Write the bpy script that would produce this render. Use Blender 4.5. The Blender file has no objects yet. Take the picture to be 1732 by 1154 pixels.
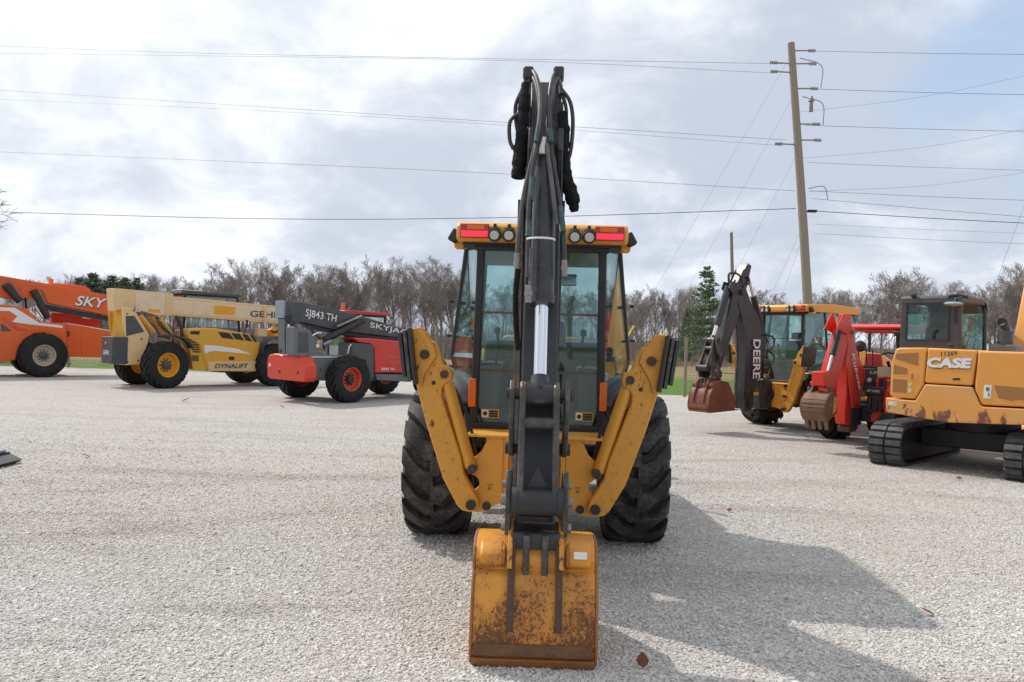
import bpy, math, random
import numpy as np
from mathutils import Vector, Matrix

scene = bpy.context.scene
R = math.radians
# ------------------------------------------------------------------ camera
FPX, CH, ROLL = 1386.0, 1.6, R(1.7)          # focal length in photo pixels, eye height, camera roll
cam_d = bpy.data.cameras.new('camera')
cam_d.sensor_width = 36.0
cam_d.lens = 36.0 * FPX / 1732.0
cam_d.clip_end = 5000.0
cam_d.clip_start = 0.05
camera = bpy.data.objects.new('camera', cam_d)
scene.collection.objects.link(camera)
camera.matrix_world = Matrix.Translation((0, 0, CH)) @ Matrix.Rotation(R(90), 4, 'X') @ Matrix.Rotation(ROLL, 4, 'Z')
scene.camera = camera
# ------------------------------------------------------------------ sun and sky
SUN_EL, SUN_AZ = R(48.6), R(-51.6)               # azimuth measured from +Y towards +X
sun_dir = Vector((math.sin(SUN_AZ) * math.cos(SUN_EL), math.cos(SUN_AZ) * math.cos(SUN_EL), math.sin(SUN_EL)))
sun_d = bpy.data.lights.new('sun', 'SUN')
sun_d.energy = 2.5
sun_d.angle = R(0.9)
sun_d.color = (1.0, 0.94, 0.85)
sun = bpy.data.objects.new('sun', sun_d)
scene.collection.objects.link(sun)
sun.rotation_euler = (-sun_dir).to_track_quat('-Z', 'Y').to_euler()
world = bpy.data.worlds.new('World')
scene.world = world
world.use_nodes = True
NT = world.node_tree
NT.nodes.clear()


def nd(nt, t, **kw):
    n = nt.nodes.new(t)
    for k, v in kw.items():
        if k in n.inputs and not hasattr(n, k):
            n.inputs[k].default_value = v
        else:
            setattr(n, k, v)
    return n


def lk(nt, a, b):
    nt.links.new(a, b)


def vmath(nt, op, a, b=None):
    n = nt.nodes.new('ShaderNodeVectorMath'); n.operation = op
    for i, s in enumerate((a, b)):
        if s is None: continue
        if isinstance(s, (tuple, list)): n.inputs[i].default_value = s
        else: lk(nt, s, n.inputs[i])
    return n


def fmath(nt, op, a, b=None, clamp=False):
    n = nt.nodes.new('ShaderNodeMath'); n.operation = op; n.use_clamp = clamp
    for i, s in enumerate((a, b)):
        if s is None: continue
        if isinstance(s, (int, float)): n.inputs[i].default_value = s
        else: lk(nt, s, n.inputs[i])
    return n.outputs[0]


def ramp(nt, fac, stops, interp='EASE'):
    n = nt.nodes.new('ShaderNodeValToRGB')
    n.color_ramp.interpolation = interp
    el = n.color_ramp.elements
    while len(el) < len(stops): el.new(0.5)
    for e, (p, c) in zip(el, stops):
        e.position = p
        e.color = (c, c, c, 1) if isinstance(c, (int, float)) else (*c, 1)
    lk(nt, fac, n.inputs[0])
    return n.outputs[0]


def mixc(nt, fac, a, b, blend='MIX'):
    n = nt.nodes.new('ShaderNodeMix'); n.data_type = 'RGBA'; n.blend_type = blend
    for i, s in ((0, fac), (6, a), (7, b)):
        if isinstance(s, (int, float)): n.inputs[i].default_value = s
        elif isinstance(s, (tuple, list)): n.inputs[i].default_value = (*s, 1)
        else: lk(nt, s, n.inputs[i])
    return n.outputs[2]


def noise(nt, vec, scale, detail=4, rough=0.55, dist=0.0):
    n = nt.nodes.new('ShaderNodeTexNoise')
    n.inputs['Scale'].default_value = scale; n.inputs['Detail'].default_value = detail
    n.inputs['Roughness'].default_value = rough; n.inputs['Distortion'].default_value = dist
    if vec is not None: lk(nt, vec, n.inputs['Vector'])
    return n.outputs['Fac']


def build_sky():
    nt = NT
    sky = nt.nodes.new('ShaderNodeTexSky'); sky.sky_type = 'NISHITA'; sky.sun_disc = False
    sky.sun_elevation = SUN_EL; sky.sun_rotation = SUN_AZ
    sky.dust_density = 1.5
    skyc = vmath(nt, 'SCALE', sky.outputs[0]); skyc.inputs['Scale'].default_value = 0.12
    tc = nt.nodes.new('ShaderNodeTexCoord')
    d = vmath(nt, 'NORMALIZE', tc.outputs['Generated']).outputs[0]
    sp = nt.nodes.new('ShaderNodeSeparateXYZ'); lk(nt, d, sp.inputs[0])
    zz = fmath(nt, 'ADD', fmath(nt, 'MAXIMUM', sp.outputs[2], 0.0), 0.5)
    cb = nt.nodes.new('ShaderNodeCombineXYZ')
    lk(nt, fmath(nt, 'DIVIDE', sp.outputs[0], zz), cb.inputs[0])
    lk(nt, fmath(nt, 'DIVIDE', sp.outputs[1], zz), cb.inputs[1])
    mp = vmath(nt, 'ADD', cb.outputs[0], (-6.3, 8.7, 0.4)).outputs[0]
    cover = noise(nt, vmath(nt, 'ADD', cb.outputs[0], (-14.2, -2.8, 3.4)).outputs[0], 1.0, 6, 0.5, 0.2)            # gaps in the overcast
    body = noise(nt, vmath(nt, 'ADD', mp, (7.1, 2.2, 5.0)).outputs[0], 1.25, 8, 0.52, 0.3)   # thick and thin cloud
    # clouds glow towards the sun behind them
    dt = vmath(nt, 'DOT_PRODUCT', d, tuple(sun_dir)).outputs['Value']
    glow = fmath(nt, 'POWER', fmath(nt, 'MAXIMUM', dt, 0.0), 6.0)
    puff = noise(nt, vmath(nt, 'ADD', mp, (1.3, 8.8, 2.0)).outputs[0], 4.2, 8, 0.6, 0.4)
    body = fmath(nt, 'ADD', fmath(nt, 'MULTIPLY', body, 0.56), fmath(nt, 'MULTIPLY', puff, 0.44))
    thick = ramp(nt, body, [(0.34, 1.0), (0.57, 0.0)])
    thick = fmath(nt, 'ADD', thick, fmath(nt, 'MULTIPLY', glow, 0.10), clamp=True)
    thick = fmath(nt, 'POWER', thick, 1.1)
    cloud = mixc(nt, thick, (0.47, 0.52, 0.615), (0.92, 0.945, 0.98))
    cloud = mixc(nt, fmath(nt, 'MULTIPLY', glow, 0.42), cloud, (2.0, 1.98, 1.95))
    mask = ramp(nt, cover, [(0.29, 0.0), (0.38, 1.0)])
    mask = fmath(nt, 'MAXIMUM', mask, fmath(nt, 'MULTIPLY', glow, 1.6), clamp=True)
    blue = mixc(nt, 0.45, skyc.outputs[0], (0.52, 0.66, 0.84))
    col = mixc(nt, mask, blue, cloud)
    bg = nt.nodes.new('ShaderNodeBackground'); bg.inputs['Strength'].default_value = 1.0
    lk(nt, col, bg.inputs[0])
    out = nt.nodes.new('ShaderNodeOutputWorld'); lk(nt, bg.outputs[0], out.inputs[0])


build_sky()
vs = scene.view_settings
vs.view_transform = 'Standard'; vs.look = 'None'; vs.exposure = 0.32; vs.gamma = 1.0
vs.use_curve_mapping = False
scene.cycles.use_denoising = True
scene.cycles.max_bounces = 8
scene.cycles.transparent_max_bounces = 16
scene.cycles.caustics_reflective = False
scene.cycles.caustics_refractive = False
random.seed(5)
rng = np.random.default_rng(11)


# ------------------------------------------------------------------ pixel rays used to read true sizes off the photograph
def ray(px, py):
    u = (px - 866) / FPX; v = (577 - py) / FPX
    return (u * math.cos(ROLL) - v * math.sin(ROLL), 1.0, u * math.sin(ROLL) + v * math.cos(ROLL))


def U(px, py, Y):
    d = ray(px, py)
    return Vector((d[0] * Y, Y, CH + d[2] * Y))


# ------------------------------------------------------------------ mesh building
class B:
    def __init__(s):
        s.v = []; s.f = []

    def add(s, v, f):
        o = len(s.v); s.v += [tuple(p) for p in v]; s.f += [tuple(i + o for i in q) for q in f]
        return s

    def box(s, x0, x1, y0, y1, z0, z1):
        v = [(x, y, z) for z in (z0, z1) for y in (y0, y1) for x in (x0, x1)]
        return s.add(v, [(0, 2, 3, 1), (4, 5, 7, 6), (0, 1, 5, 4), (2, 6, 7, 3), (0, 4, 6, 2), (1, 3, 7, 5)])

    def prism(s, pts, ax, a, b):
        pts = [tuple(p) for p in pts]
        ar = sum(pts[i][0] * pts[(i + 1) % len(pts)][1] - pts[(i + 1) % len(pts)][0] * pts[i][1] for i in range(len(pts)))
        if ar < 0: pts = pts[::-1]
        if a > b: a, b = b, a
        mk = {'x': lambda p, t: (t, p[0], p[1]), 'y': lambda p, t: (p[0], t, p[1]), 'z': lambda p, t: (p[0], p[1], t)}[ax]
        n = len(pts)
        v = [mk(p, a) for p in pts] + [mk(p, b) for p in pts]
        lo, hi = tuple(range(n)), tuple(range(n, 2 * n))
        fl = ax == 'y'
        f = [hi if not fl else hi[::-1], lo[::-1] if not fl else lo]
        for i in range(n):
            j = (i + 1) % n
            q = (i, j, n + j, n + i)
            f.append(q if not fl else q[::-1])
        return s.add(v, f)

    def cyl(s, p, q, r, r2=None, seg=16, cap=True):
        p, q = Vector(p), Vector(q); r2 = r if r2 is None else r2
        d = (q - p).normalized()
        u = d.orthogonal().normalized(); w = d.cross(u)
        v = []
        for c, rr in ((p, r), (q, r2)):
            for i in range(seg):
                t = 2 * math.pi * i / seg
                v.append(c + u * (rr * math.cos(t)) + w * (rr * math.sin(t)))
        f = [(i, (i + 1) % seg, seg + (i + 1) % seg, seg + i) for i in range(seg)]
        if cap: f += [tuple(range(seg))[::-1], tuple(range(seg, 2 * seg))]
        return s.add(v, f)

    def tube(s, pts, r, seg=8, sub=6):
        P = [Vector(p) for p in pts]
        if sub > 1 and len(P) > 2:
            Q = []
            E = [2 * P[0] - P[1]] + P + [2 * P[-1] - P[-2]]
            for i in range(1, len(E) - 2):
                a, b, c, d = E[i - 1:i + 3]
                for k in range(sub):
                    t = k / sub
                    Q.append(0.5 * ((2 * b) + (c - a) * t + (2 * a - 5 * b + 4 * c - d) * t * t + (3 * b - a - 3 * c + d) * t ** 3))
            Q.append(P[-1]); P = Q
        n = len(P); v = []
        u = None
        for i in range(n):
            d = (P[min(i + 1, n - 1)] - P[max(i - 1, 0)])
            d = d.normalized() if d.length > 1e-9 else Vector((0, 0, 1))
            u = (d.orthogonal() if u is None else (u - d * u.dot(d)))
            u = u.normalized() if u.length > 1e-6 else d.orthogonal().normalized()
            w = d.cross(u)
            rr = r(i / (n - 1)) if callable(r) else r
            for k in range(seg):
                t = 2 * math.pi * k / seg
                v.append(P[i] + u * (rr * math.cos(t)) + w * (rr * math.sin(t)))
        f = [(i * seg + k, i * seg + (k + 1) % seg, (i + 1) * seg + (k + 1) % seg, (i + 1) * seg + k) for i in range(n - 1) for k in range(seg)]
        f += [tuple(range(seg))[::-1], tuple(range((n - 1) * seg, n * seg))]
        return s.add(v, f)

    def lathe(s, prof, c, axis='x', seg=32, cap=False):
        """prof: list of (radius, offset along axis); open profile, ends at small radius are capped"""
        c = Vector(c); n = len(prof); v = []
        for i in range(seg):
            t = 2 * math.pi * i / seg; ct, st = math.cos(t), math.sin(t)
            for r, h in prof:
                v.append(c + Vector({'x': (h, r * ct, r * st), 'y': (r * st, h, r * ct), 'z': (r * ct, r * st, h)}[axis]))
        f = []
        for i in range(seg):
            j = (i + 1) % seg
            for k in range(n - 1):
                f.append((i * n + k, i * n + k + 1, j * n + k + 1, j * n + k))
        for k, fl in ((0, 0), (n - 1, 1)):
            if cap and prof[k][0] > 1e-6:
                q = tuple(i * n + k for i in range(seg)); f.append(q if fl else q[::-1])
        return s.add(v, f)

    def grid(s, P):
        """P: rows of points (list of lists) -> quad sheet"""
        m = len(P[0]); v = [p for row in P for p in row]
        f = [(i * m + j, i * m + j + 1, (i + 1) * m + j + 1, (i + 1) * m + j) for i in range(len(P) - 1) for j in range(m - 1)]
        return s.add(v, f)

    def xf(s, M):
        s.v = [tuple(M @ Vector(p)) for p in s.v]
        return s


def mesh_obj(name, b, mat, parent=None, bev=0.0, smooth=38, label=None, seg=2, thick=0):
    me = bpy.data.meshes.new(name)
    me.from_pydata(b.v, [], b.f)
    me.update()
    if smooth:
        me.polygons.foreach_set('use_smooth', [True] * len(me.polygons))
        me.set_sharp_from_angle(angle=R(smooth))
    me.materials.append(mat)
    o = bpy.data.objects.new(name, me)
    scene.collection.objects.link(o)
    if parent is not None: o.parent = parent
    if thick:
        m = o.modifiers.new('solid', 'SOLIDIFY'); m.thickness = thick; m.offset = 0
    if bev:
        m = o.modifiers.new('bevel', 'BEVEL'); m.width = bev; m.segments = seg; m.limit_method = 'ANGLE'; m.angle_limit = R(35)
        m.harden_normals = False
    if label: o['label'] = label
    return o


def tag(o, label=None, cat=None, group=None, kind=None):
    if label: o['label'] = label
    if cat: o['category'] = cat
    if group: o['group'] = group
    if kind: o['kind'] = kind
    return o


def empty(name, loc, rz, label, cat, group=None):
    o = bpy.data.objects.new(name, None)
    scene.collection.objects.link(o)
    o.location = loc; o.rotation_euler = (0, 0, rz)
    o.empty_display_size = 0.2
    return tag(o, label, cat, group)


class Veh:
    """a vehicle frame: local x right, y forward, z up; heading a from +Y towards +X"""
    def __init__(s, name, label, cat, X0, Y0, a, group=None):
        s.root = empty(name, (X0, Y0, 0), -R(a), label, cat, group)
        s.X0, s.Y0, s.c, s.s = X0, Y0, math.cos(R(a)), math.sin(R(a))

    def loc(s, X, Y, Z):
        X -= s.X0; Y -= s.Y0
        return (X * s.c - Y * s.s, X * s.s + Y * s.c, Z)

    def at(s, px, py, x=None, y=None):
        d = ray(px, py)
        o = s.loc(0, 0, CH); e = (d[0] * s.c - d[1] * s.s, d[0] * s.s + d[1] * s.c, d[2])
        t = (x - o[0]) / e[0] if x is not None else (y - o[1]) / e[1]
        return (o[0] + t * e[0], o[1] + t * e[1], o[2] + t * e[2])

    def side(s, x, pts):
        return [s.at(p[0], p[1], x=x)[1:] for p in pts]

    def back(s, y, pts):
        return [(q[0], q[2]) for q in (s.at(p[0], p[1], y=y) for p in pts)]

    def part(s, name, b, mat, bev=0.0, parent=None, **kw):
        return mesh_obj(name, b, mat, parent or s.root, bev, **kw)


def text_obj(name, body, parent, mat, centre, xdir, ydir, w, h, shear=0.0, bold=0.0, depth=0.004, label=None, spacing=1.0):
    cu = bpy.data.curves.new(name, 'FONT')
    cu.body = body; cu.size = 1.0; cu.shear = shear; cu.offset = bold; cu.extrude = 0.0
    cu.space_character = spacing; cu.resolution_u = 3
    tmp = bpy.data.objects.new('tmp_text', cu)
    me = bpy.data.meshes.new_from_object(tmp)
    bpy.data.objects.remove(tmp); bpy.data.curves.remove(cu)
    co = np.array([v.co[:] for v in me.vertices])
    lo, hi = co.min(0), co.max(0)
    x, y = Vector(xdir).normalized(), Vector(ydir).normalized()
    n = x.cross(y).normalized()
    c = Vector(centre)
    for v in me.vertices:
        a = (v.co.x - (lo[0] + hi[0]) / 2) / (hi[0] - lo[0]) * w
        bb = (v.co.y - (lo[1] + hi[1]) / 2) / (hi[1] - lo[1]) * h
        v.co = c + x * a + y * bb + n * depth
    me.name = name
    me.materials.clear(); me.materials.append(mat)
    o = bpy.data.objects.new(name, me)
    scene.collection.objects.link(o); o.parent = parent
    if label: o['label'] = label
    return o


# ------------------------------------------------------------------ materials
def new_mat(name):
    m = bpy.data.materials.new(name); m.use_nodes = True
    nt = m.node_tree
    return m, nt, nt.nodes['Principled BSDF']


def paint(name, col, rough=0.42, metal=0.0, var=0.12, dirt=0.25, dirtcol=(0.30, 0.26, 0.21), rust=0.0, rustcol=(0.10, 0.035, 0.018), scale=5.0, bump=0.0, spec=0.5, low=0.0, chips=0.0):
    """painted / worn surface: broad colour drift, dusty film, rust or bare patches and fine relief"""
    m, nt, p = new_mat(name)
    tc = nt.nodes.new('ShaderNodeTexCoord'); v = tc.outputs['Object']
    n1 = noise(nt, v, scale, 5, 0.6)
    n2 = noise(nt, v, scale * 6, 4, 0.65)
    dark = tuple(c * (1 - var) for c in col); lite = tuple(min(1, c * (1 + var)) for c in col)
    base = mixc(nt, n1, dark, lite)
    if dirt:
        fac = fmath(nt, 'MULTIPLY', ramp(nt, fmath(nt, 'ADD', fmath(nt, 'MULTIPLY', n1, 0.6), fmath(nt, 'MULTIPLY', n2, 0.4)), [(0.42, 0.0), (0.72, 1.0)]), dirt)
        base = mixc(nt, fac, base, dirtcol)
    rg = nt.nodes.new('ShaderNodeMapRange'); lk(nt, n2, rg.inputs[0])
    rg.inputs[3].default_value = max(0.03, rough - 0.1); rg.inputs[4].default_value = min(1, rough + 0.15)
    rgh = rg.outputs[0]
    if rust:
        st = vmath(nt, 'MULTIPLY', v, (1.0, 1.0, 0.55)).outputs[0]
        n3 = noise(nt, st, scale * 2.2, 8, 0.7, 0.4)
        if low:
            sp = nt.nodes.new('ShaderNodeSeparateXYZ'); lk(nt, v, sp.inputs[0])
            mr = nt.nodes.new('ShaderNodeMapRange'); lk(nt, sp.outputs[2], mr.inputs[0])
            mr.inputs[1].default_value = low[0]; mr.inputs[2].default_value = low[1]
            mr.inputs[3].default_value = -0.13; mr.inputs[4].default_value = 0.12
            n3 = fmath(nt, 'ADD', n3, mr.outputs[0])
        t = 0.72 - 0.3 * rust
        rf = ramp(nt, n3, [(t, 0.0), (t + 0.05, 1.0)], 'LINEAR')
        rc = mixc(nt, n2, rustcol, tuple(c * 2.4 for c in rustcol))
        base = mixc(nt, rf, base, rc)
        rgh = fmath(nt, 'MAXIMUM', rgh, fmath(nt, 'MULTIPLY', rf, 0.85))
    if chips:
        n4 = noise(nt, v, scale * 9, 3, 0.7)
        base = mixc(nt, ramp(nt, n4, [(0.74 - 0.1 * chips, 0.0), (0.76 - 0.1 * chips, 1.0)], 'LINEAR'), base, (0.16, 0.10, 0.07))
    lk(nt, base, p.inputs['Base Color']); lk(nt, rgh, p.inputs['Roughness'])
    p.inputs['Metallic'].default_value = metal
    p.inputs['Specular IOR Level'].default_value = spec
    if bump:
        bp = nt.nodes.new('ShaderNodeBump'); bp.inputs['Strength'].default_value = bump; bp.inputs['Distance'].default_value = 0.01
        lk(nt, n2, bp.inputs['Height']); lk(nt, bp.outputs[0], p.inputs['Normal'])
    return m


def glass(name, tint=(0.62, 0.76, 0.74), refl=0.16, dirt=0.10, fres=0.55):
    m, nt, p = new_mat(name)
    nt.nodes.remove(p)
    out = [n for n in nt.nodes if n.type == 'OUTPUT_MATERIAL'][0]
    tr = nt.nodes.new('ShaderNodeBsdfTransparent'); tr.inputs[0].default_value = (*tint, 1)
    gl = nt.nodes.new('ShaderNodeBsdfGlossy'); gl.inputs['Roughness'].default_value = 0.02; gl.inputs[0].default_value = (0.85, 0.95, 0.97, 1)
    df = nt.nodes.new('ShaderNodeBsdfDiffuse'); df.inputs[0].default_value = (0.42, 0.45, 0.42, 1)
    lw = nt.nodes.new('ShaderNodeLayerWeight'); lw.inputs[0].default_value = 0.35
    f = fmath(nt, 'ADD', fmath(nt, 'MULTIPLY', lw.outputs['Fresnel'], fres), refl, clamp=True)
    mx = nt.nodes.new('ShaderNodeMixShader'); lk(nt, f, mx.inputs[0]); lk(nt, tr.outputs[0], mx.inputs[1]); lk(nt, gl.outputs[0], mx.inputs[2])
    tc = nt.nodes.new('ShaderNodeTexCoord')
    dn = fmath(nt, 'MULTIPLY', ramp(nt, noise(nt, tc.outputs['Object'], 4, 6, 0.65), [(0.35, 0.2), (0.75, 1.0)]), dirt)
    m2 = nt.nodes.new('ShaderNodeMixShader'); lk(nt, dn, m2.inputs[0]); lk(nt, mx.outputs[0], m2.inputs[1]); lk(nt, df.outputs[0], m2.inputs[2])
    lk(nt, m2.outputs[0], out.inputs[0])
    return m


MT = {}
MT['yellow'] = paint('loader_yellow', (0.80, 0.375, 0.045), 0.40, var=0.10, dirt=0.22, dirtcol=(0.30, 0.17, 0.06), chips=0.35)
MT['yellow_worn'] = paint('worn_yellow', (0.79, 0.365, 0.045), 0.45, var=0.14, dirt=0.35, dirtcol=(0.30, 0.14, 0.04), rust=0.42, chips=0.9, scale=9)
def bucket_mat():
    m, nt, p = new_mat('scratched_bucket_yellow')
    tc = nt.nodes.new('ShaderNodeTexCoord'); v = tc.outputs['Object']
    sp = nt.nodes.new('ShaderNodeSeparateXYZ'); lk(nt, v, sp.inputs[0])
    hgt = nt.nodes.new('ShaderNodeMapRange'); lk(nt, sp.outputs[2], hgt.inputs[0])
    hgt.inputs[1].default_value = 0.50; hgt.inputs[2].default_value = 0.14
    low = hgt.outputs[0]                                   # wear grows towards the heel that drags on the ground
    n1 = noise(nt, v, 5, 6, 0.6); n2 = noise(nt, vmath(nt, 'MULTIPLY', v, (1.0, 1.0, 0.7)).outputs[0], 62, 8, 0.74, 0.9)
    n3 = noise(nt, vmath(nt, 'MULTIPLY', v, (1.0, 1.0, 0.35)).outputs[0], 60, 5, 0.6, 1.2)
    n4 = noise(nt, vmath(nt, 'MULTIPLY', v, (0.22, 1.0, 1.6)).outputs[0], 52, 4, 0.6, 1.5)
    base = mixc(nt, n1, (0.68, 0.265, 0.02), (0.78, 0.345, 0.04))
    stain = fmath(nt, 'MULTIPLY', ramp(nt, fmath(nt, 'ADD', n1, fmath(nt, 'MULTIPLY', low, 0.22)), [(0.40, 0.0), (0.72, 1.0)]), 0.68)
    base = mixc(nt, stain, base, (0.34, 0.125, 0.02))
    rf = ramp(nt, fmath(nt, 'ADD', fmath(nt, 'ADD', fmath(nt, 'MULTIPLY', n2, 0.76), fmath(nt, 'MULTIPLY', n1, 0.28)), fmath(nt, 'MULTIPLY', low, 0.11)), [(0.60, 0.0), (0.64, 1.0)], 'LINEAR')
    s1 = ramp(nt, fmath(nt, 'ADD', n3, fmath(nt, 'MULTIPLY', low, 0.08)), [(0.70, 0.0), (0.73, 1.0)], 'LINEAR')
    s2 = ramp(nt, fmath(nt, 'ADD', n4, fmath(nt, 'MULTIPLY', low, 0.08)), [(0.72, 0.0), (0.75, 1.0)], 'LINEAR')
    wear = fmath(nt, 'MAXIMUM', rf, fmath(nt, 'MULTIPLY', fmath(nt, 'MAXIMUM', s1, s2), 0.85))
    rust = mixc(nt, n2, (0.055, 0.022, 0.014), (0.22, 0.085, 0.03))
    lk(nt, mixc(nt, wear, base, rust), p.inputs['Base Color'])
    lk(nt, fmath(nt, 'ADD', 0.36, fmath(nt, 'MULTIPLY', wear, 0.4)), p.inputs['Roughness'])
    bp = nt.nodes.new('ShaderNodeBump'); bp.inputs['Strength'].default_value = 0.35; bp.inputs['Distance'].default_value = 0.004
    lk(nt, fmath(nt, 'SUBTRACT', n1, wear), bp.inputs['Height']); lk(nt, bp.outputs[0], p.inputs['Normal'])
    return m


MT['bucket'] = bucket_mat()
MT['ear'] = paint('rusty_ear_yellow', (0.66, 0.28, 0.03), 0.5, var=0.2, dirt=0.5, dirtcol=(0.3, 0.12, 0.03), rust=0.62, scale=14, chips=0.6)
MT['link'] = paint('worn_link_steel', (0.055, 0.053, 0.051), 0.40, metal=0.25, var=0.35, dirt=0.5, dirtcol=(0.26, 0.22, 0.17), rust=0.3, rustcol=(0.09, 0.05, 0.03), scale=11, bump=0.25)
MT['bar_brown'] = paint('brown_bar', (0.12, 0.075, 0.04), 0.6, var=0.2, dirt=0.2)
MT['glass_plain'] = glass('plain_glass', (0.80, 0.88, 0.85), 0.01, 0.04, 0.05)
MT['glass_dark'] = glass('dark_glass', (0.80, 0.88, 0.85), 0.02, 0.04, 0.14)
MT['rust_bar'] = paint('rusted_bar', (0.075, 0.045, 0.032), 0.7, var=0.3, dirt=0.3, dirtcol=(0.20, 0.08, 0.03), bump=0.4, scale=9)
MT['wear'] = paint('wear_strip', (0.13, 0.065, 0.03), 0.62, var=0.4, dirt=0.6, dirtcol=(0.30, 0.13, 0.04), bump=0.4, scale=8)
MT['rust_edge'] = paint('rusty_edge', (0.34, 0.135, 0.035), 0.6, var=0.3, dirt=0.5, dirtcol=(0.12, 0.05, 0.025), bump=0.4, scale=8)
MT['boom'] = paint('boom_charcoal', (0.026, 0.028, 0.032), 0.36, var=0.3, dirt=0.24, dirtcol=(0.13, 0.115, 0.10), chips=0.75, scale=8)
MT['boom_worn'] = paint('worn_boom_edge', (0.075, 0.07, 0.066), 0.55, var=0.2, dirt=0.35, rust=0.62, rustcol=(0.20, 0.085, 0.03), scale=9)
MT['steel_dark'] = paint('greasy_steel', (0.042, 0.040, 0.038), 0.48, metal=0.35, var=0.3, dirt=0.35, dirtcol=(0.22, 0.17, 0.12), rust=0.25, scale=12, bump=0.2)
MT['steel'] = paint('bare_steel', (0.30, 0.28, 0.26), 0.42, metal=0.7, var=0.25, dirt=0.3, scale=14)
MT['chrome'] = paint('chrome_rod', (0.78, 0.79, 0.82), 0.16, metal=1.0, var=0.03, dirt=0.05, scale=10)
MT['black'] = paint('satin_black', (0.022, 0.023, 0.025), 0.5, var=0.2, dirt=0.15, dirtcol=(0.10, 0.09, 0.08))
MT['plastic'] = paint('grey_plastic', (0.055, 0.057, 0.06), 0.28, var=0.15, dirt=0.22, dirtcol=(0.15, 0.14, 0.12))
MT['hose'] = paint('rubber_hose', (0.030, 0.031, 0.032), 0.42, var=0.2, dirt=0.3, dirtcol=(0.13, 0.12, 0.11), scale=12)
MT['hose_pale'] = paint('dusty_hose', (0.085, 0.082, 0.078), 0.5, var=0.2, dirt=0.4, scale=14)
MT['hose_teal'] = paint('teal_banded_hose', (0.022, 0.070, 0.066), 0.5, var=0.3, dirt=0.3, scale=16)
MT['sleeve'] = paint('nylon_sleeve', (0.010, 0.010, 0.011), 0.85, var=0.3, dirt=0.08, bump=0.8, scale=14, spec=0.2)
MT['tyre'] = paint('tyre_rubber', (0.026, 0.025, 0.025), 0.62, var=0.25, dirt=0.75, dirtcol=(0.15, 0.138, 0.125), bump=0.25, scale=7, spec=0.35)
MT['tyre_far'] = paint('dark_tyre_rubber', (0.018, 0.018, 0.018), 0.7, var=0.25, dirt=0.25, dirtcol=(0.07, 0.065, 0.06), scale=7, spec=0.3)
MT['glass'] = glass('tinted_glass', (0.79, 0.89, 0.88), 0.035, 0.05, 0.35)
MT['glass_side'] = glass('side_glass', (0.70, 0.82, 0.80), 0.075, 0.05)
MT['glass_clear'] = glass('clear_glass', (0.90, 0.94, 0.93), 0.04, 0.05)
MT['mirror'] = paint('mirror_face', (0.8, 0.82, 0.82), 0.05, metal=1.0, var=0, dirt=0)
MT['white'] = paint('white_print', (0.78, 0.78, 0.76), 0.5, var=0.03, dirt=0.08)
MT['print_black'] = paint('black_print', (0.02, 0.02, 0.02), 0.5, var=0.1, dirt=0.1)
MT['amber'] = paint('amber_lens', (0.90, 0.17, 0.012), 0.25, var=0.08, dirt=0.05)
MT['lens'] = paint('lamp_lens', (0.62, 0.60, 0.54), 0.22, var=0.1, dirt=0.1, scale=25)
MT['red_lens_dark'] = paint('dark_red_lens', (0.45, 0.05, 0.02), 0.25, var=0.25, dirt=0.1, scale=30)
m_, nt_, p_ = new_mat('lit_red_lens')
p_.inputs['Base Color'].default_value = (0.70, 0.02, 0.045, 1); p_.inputs['Roughness'].default_value = 0.25
p_.inputs['Emission Color'].default_value = (1.0, 0.04, 0.09, 1); p_.inputs['Emission Strength'].default_value = 0.6
MT['red_lens'] = m_
MT['seat'] = paint('seat_vinyl', (0.035, 0.034, 0.035), 0.6, var=0.2, dirt=0.1)
MT['orange'] = paint('lift_orange', (0.78, 0.115, 0.015), 0.38, var=0.08, dirt=0.35, dirtcol=(0.38, 0.17, 0.09), chips=0.3)
MT['cream'] = paint('faded_cream', (0.76, 0.54, 0.27), 0.5, var=0.08, dirt=0.4, dirtcol=(0.45, 0.30, 0.14), chips=0.35)
MT['cream_pale'] = paint('pale_cream', (0.78, 0.61, 0.42), 0.5, var=0.06, dirt=0.4, dirtcol=(0.46, 0.34, 0.2), chips=0.3)
MT['gyellow'] = paint('sun_yellow', (0.72, 0.38, 0.04), 0.42, var=0.08, dirt=0.4, dirtcol=(0.42, 0.25, 0.08), chips=0.35)
MT['gyellow2'] = paint('amber_yellow_patch', (0.78, 0.36, 0.015), 0.42, var=0.06, dirt=0.15)
MT['grey'] = paint('machine_grey', (0.13, 0.145, 0.155), 0.42, var=0.12, dirt=0.25, dirtcol=(0.24, 0.22, 0.2))
MT['grey_dark'] = paint('charcoal_grey', (0.060, 0.067, 0.072), 0.42, var=0.12, dirt=0.25, dirtcol=(0.18, 0.17, 0.155))
MT['bluegrey'] = paint('pale_blue_grey', (0.26, 0.33, 0.38), 0.4, var=0.08, dirt=0.2)
MT['red'] = paint('lift_red', (0.62, 0.035, 0.028), 0.36, var=0.1, dirt=0.35, dirtcol=(0.36, 0.12, 0.09), chips=0.25)
MT['redorange'] = paint('counterweight_red', (0.70, 0.055, 0.02), 0.36, var=0.1, dirt=0.2, dirtcol=(0.42, 0.12, 0.06))
MT['kred'] = paint('tractor_red', (0.70, 0.035, 0.016), 0.34, var=0.08, dirt=0.15, dirtcol=(0.4, 0.1, 0.06))
MT['rim_tan'] = paint('tan_rim', (0.50, 0.43, 0.33), 0.5, var=0.1, dirt=0.35)
MT['rim_red'] = paint('red_rim', (0.62, 0.07, 0.028), 0.45, var=0.1, dirt=0.3)
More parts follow.
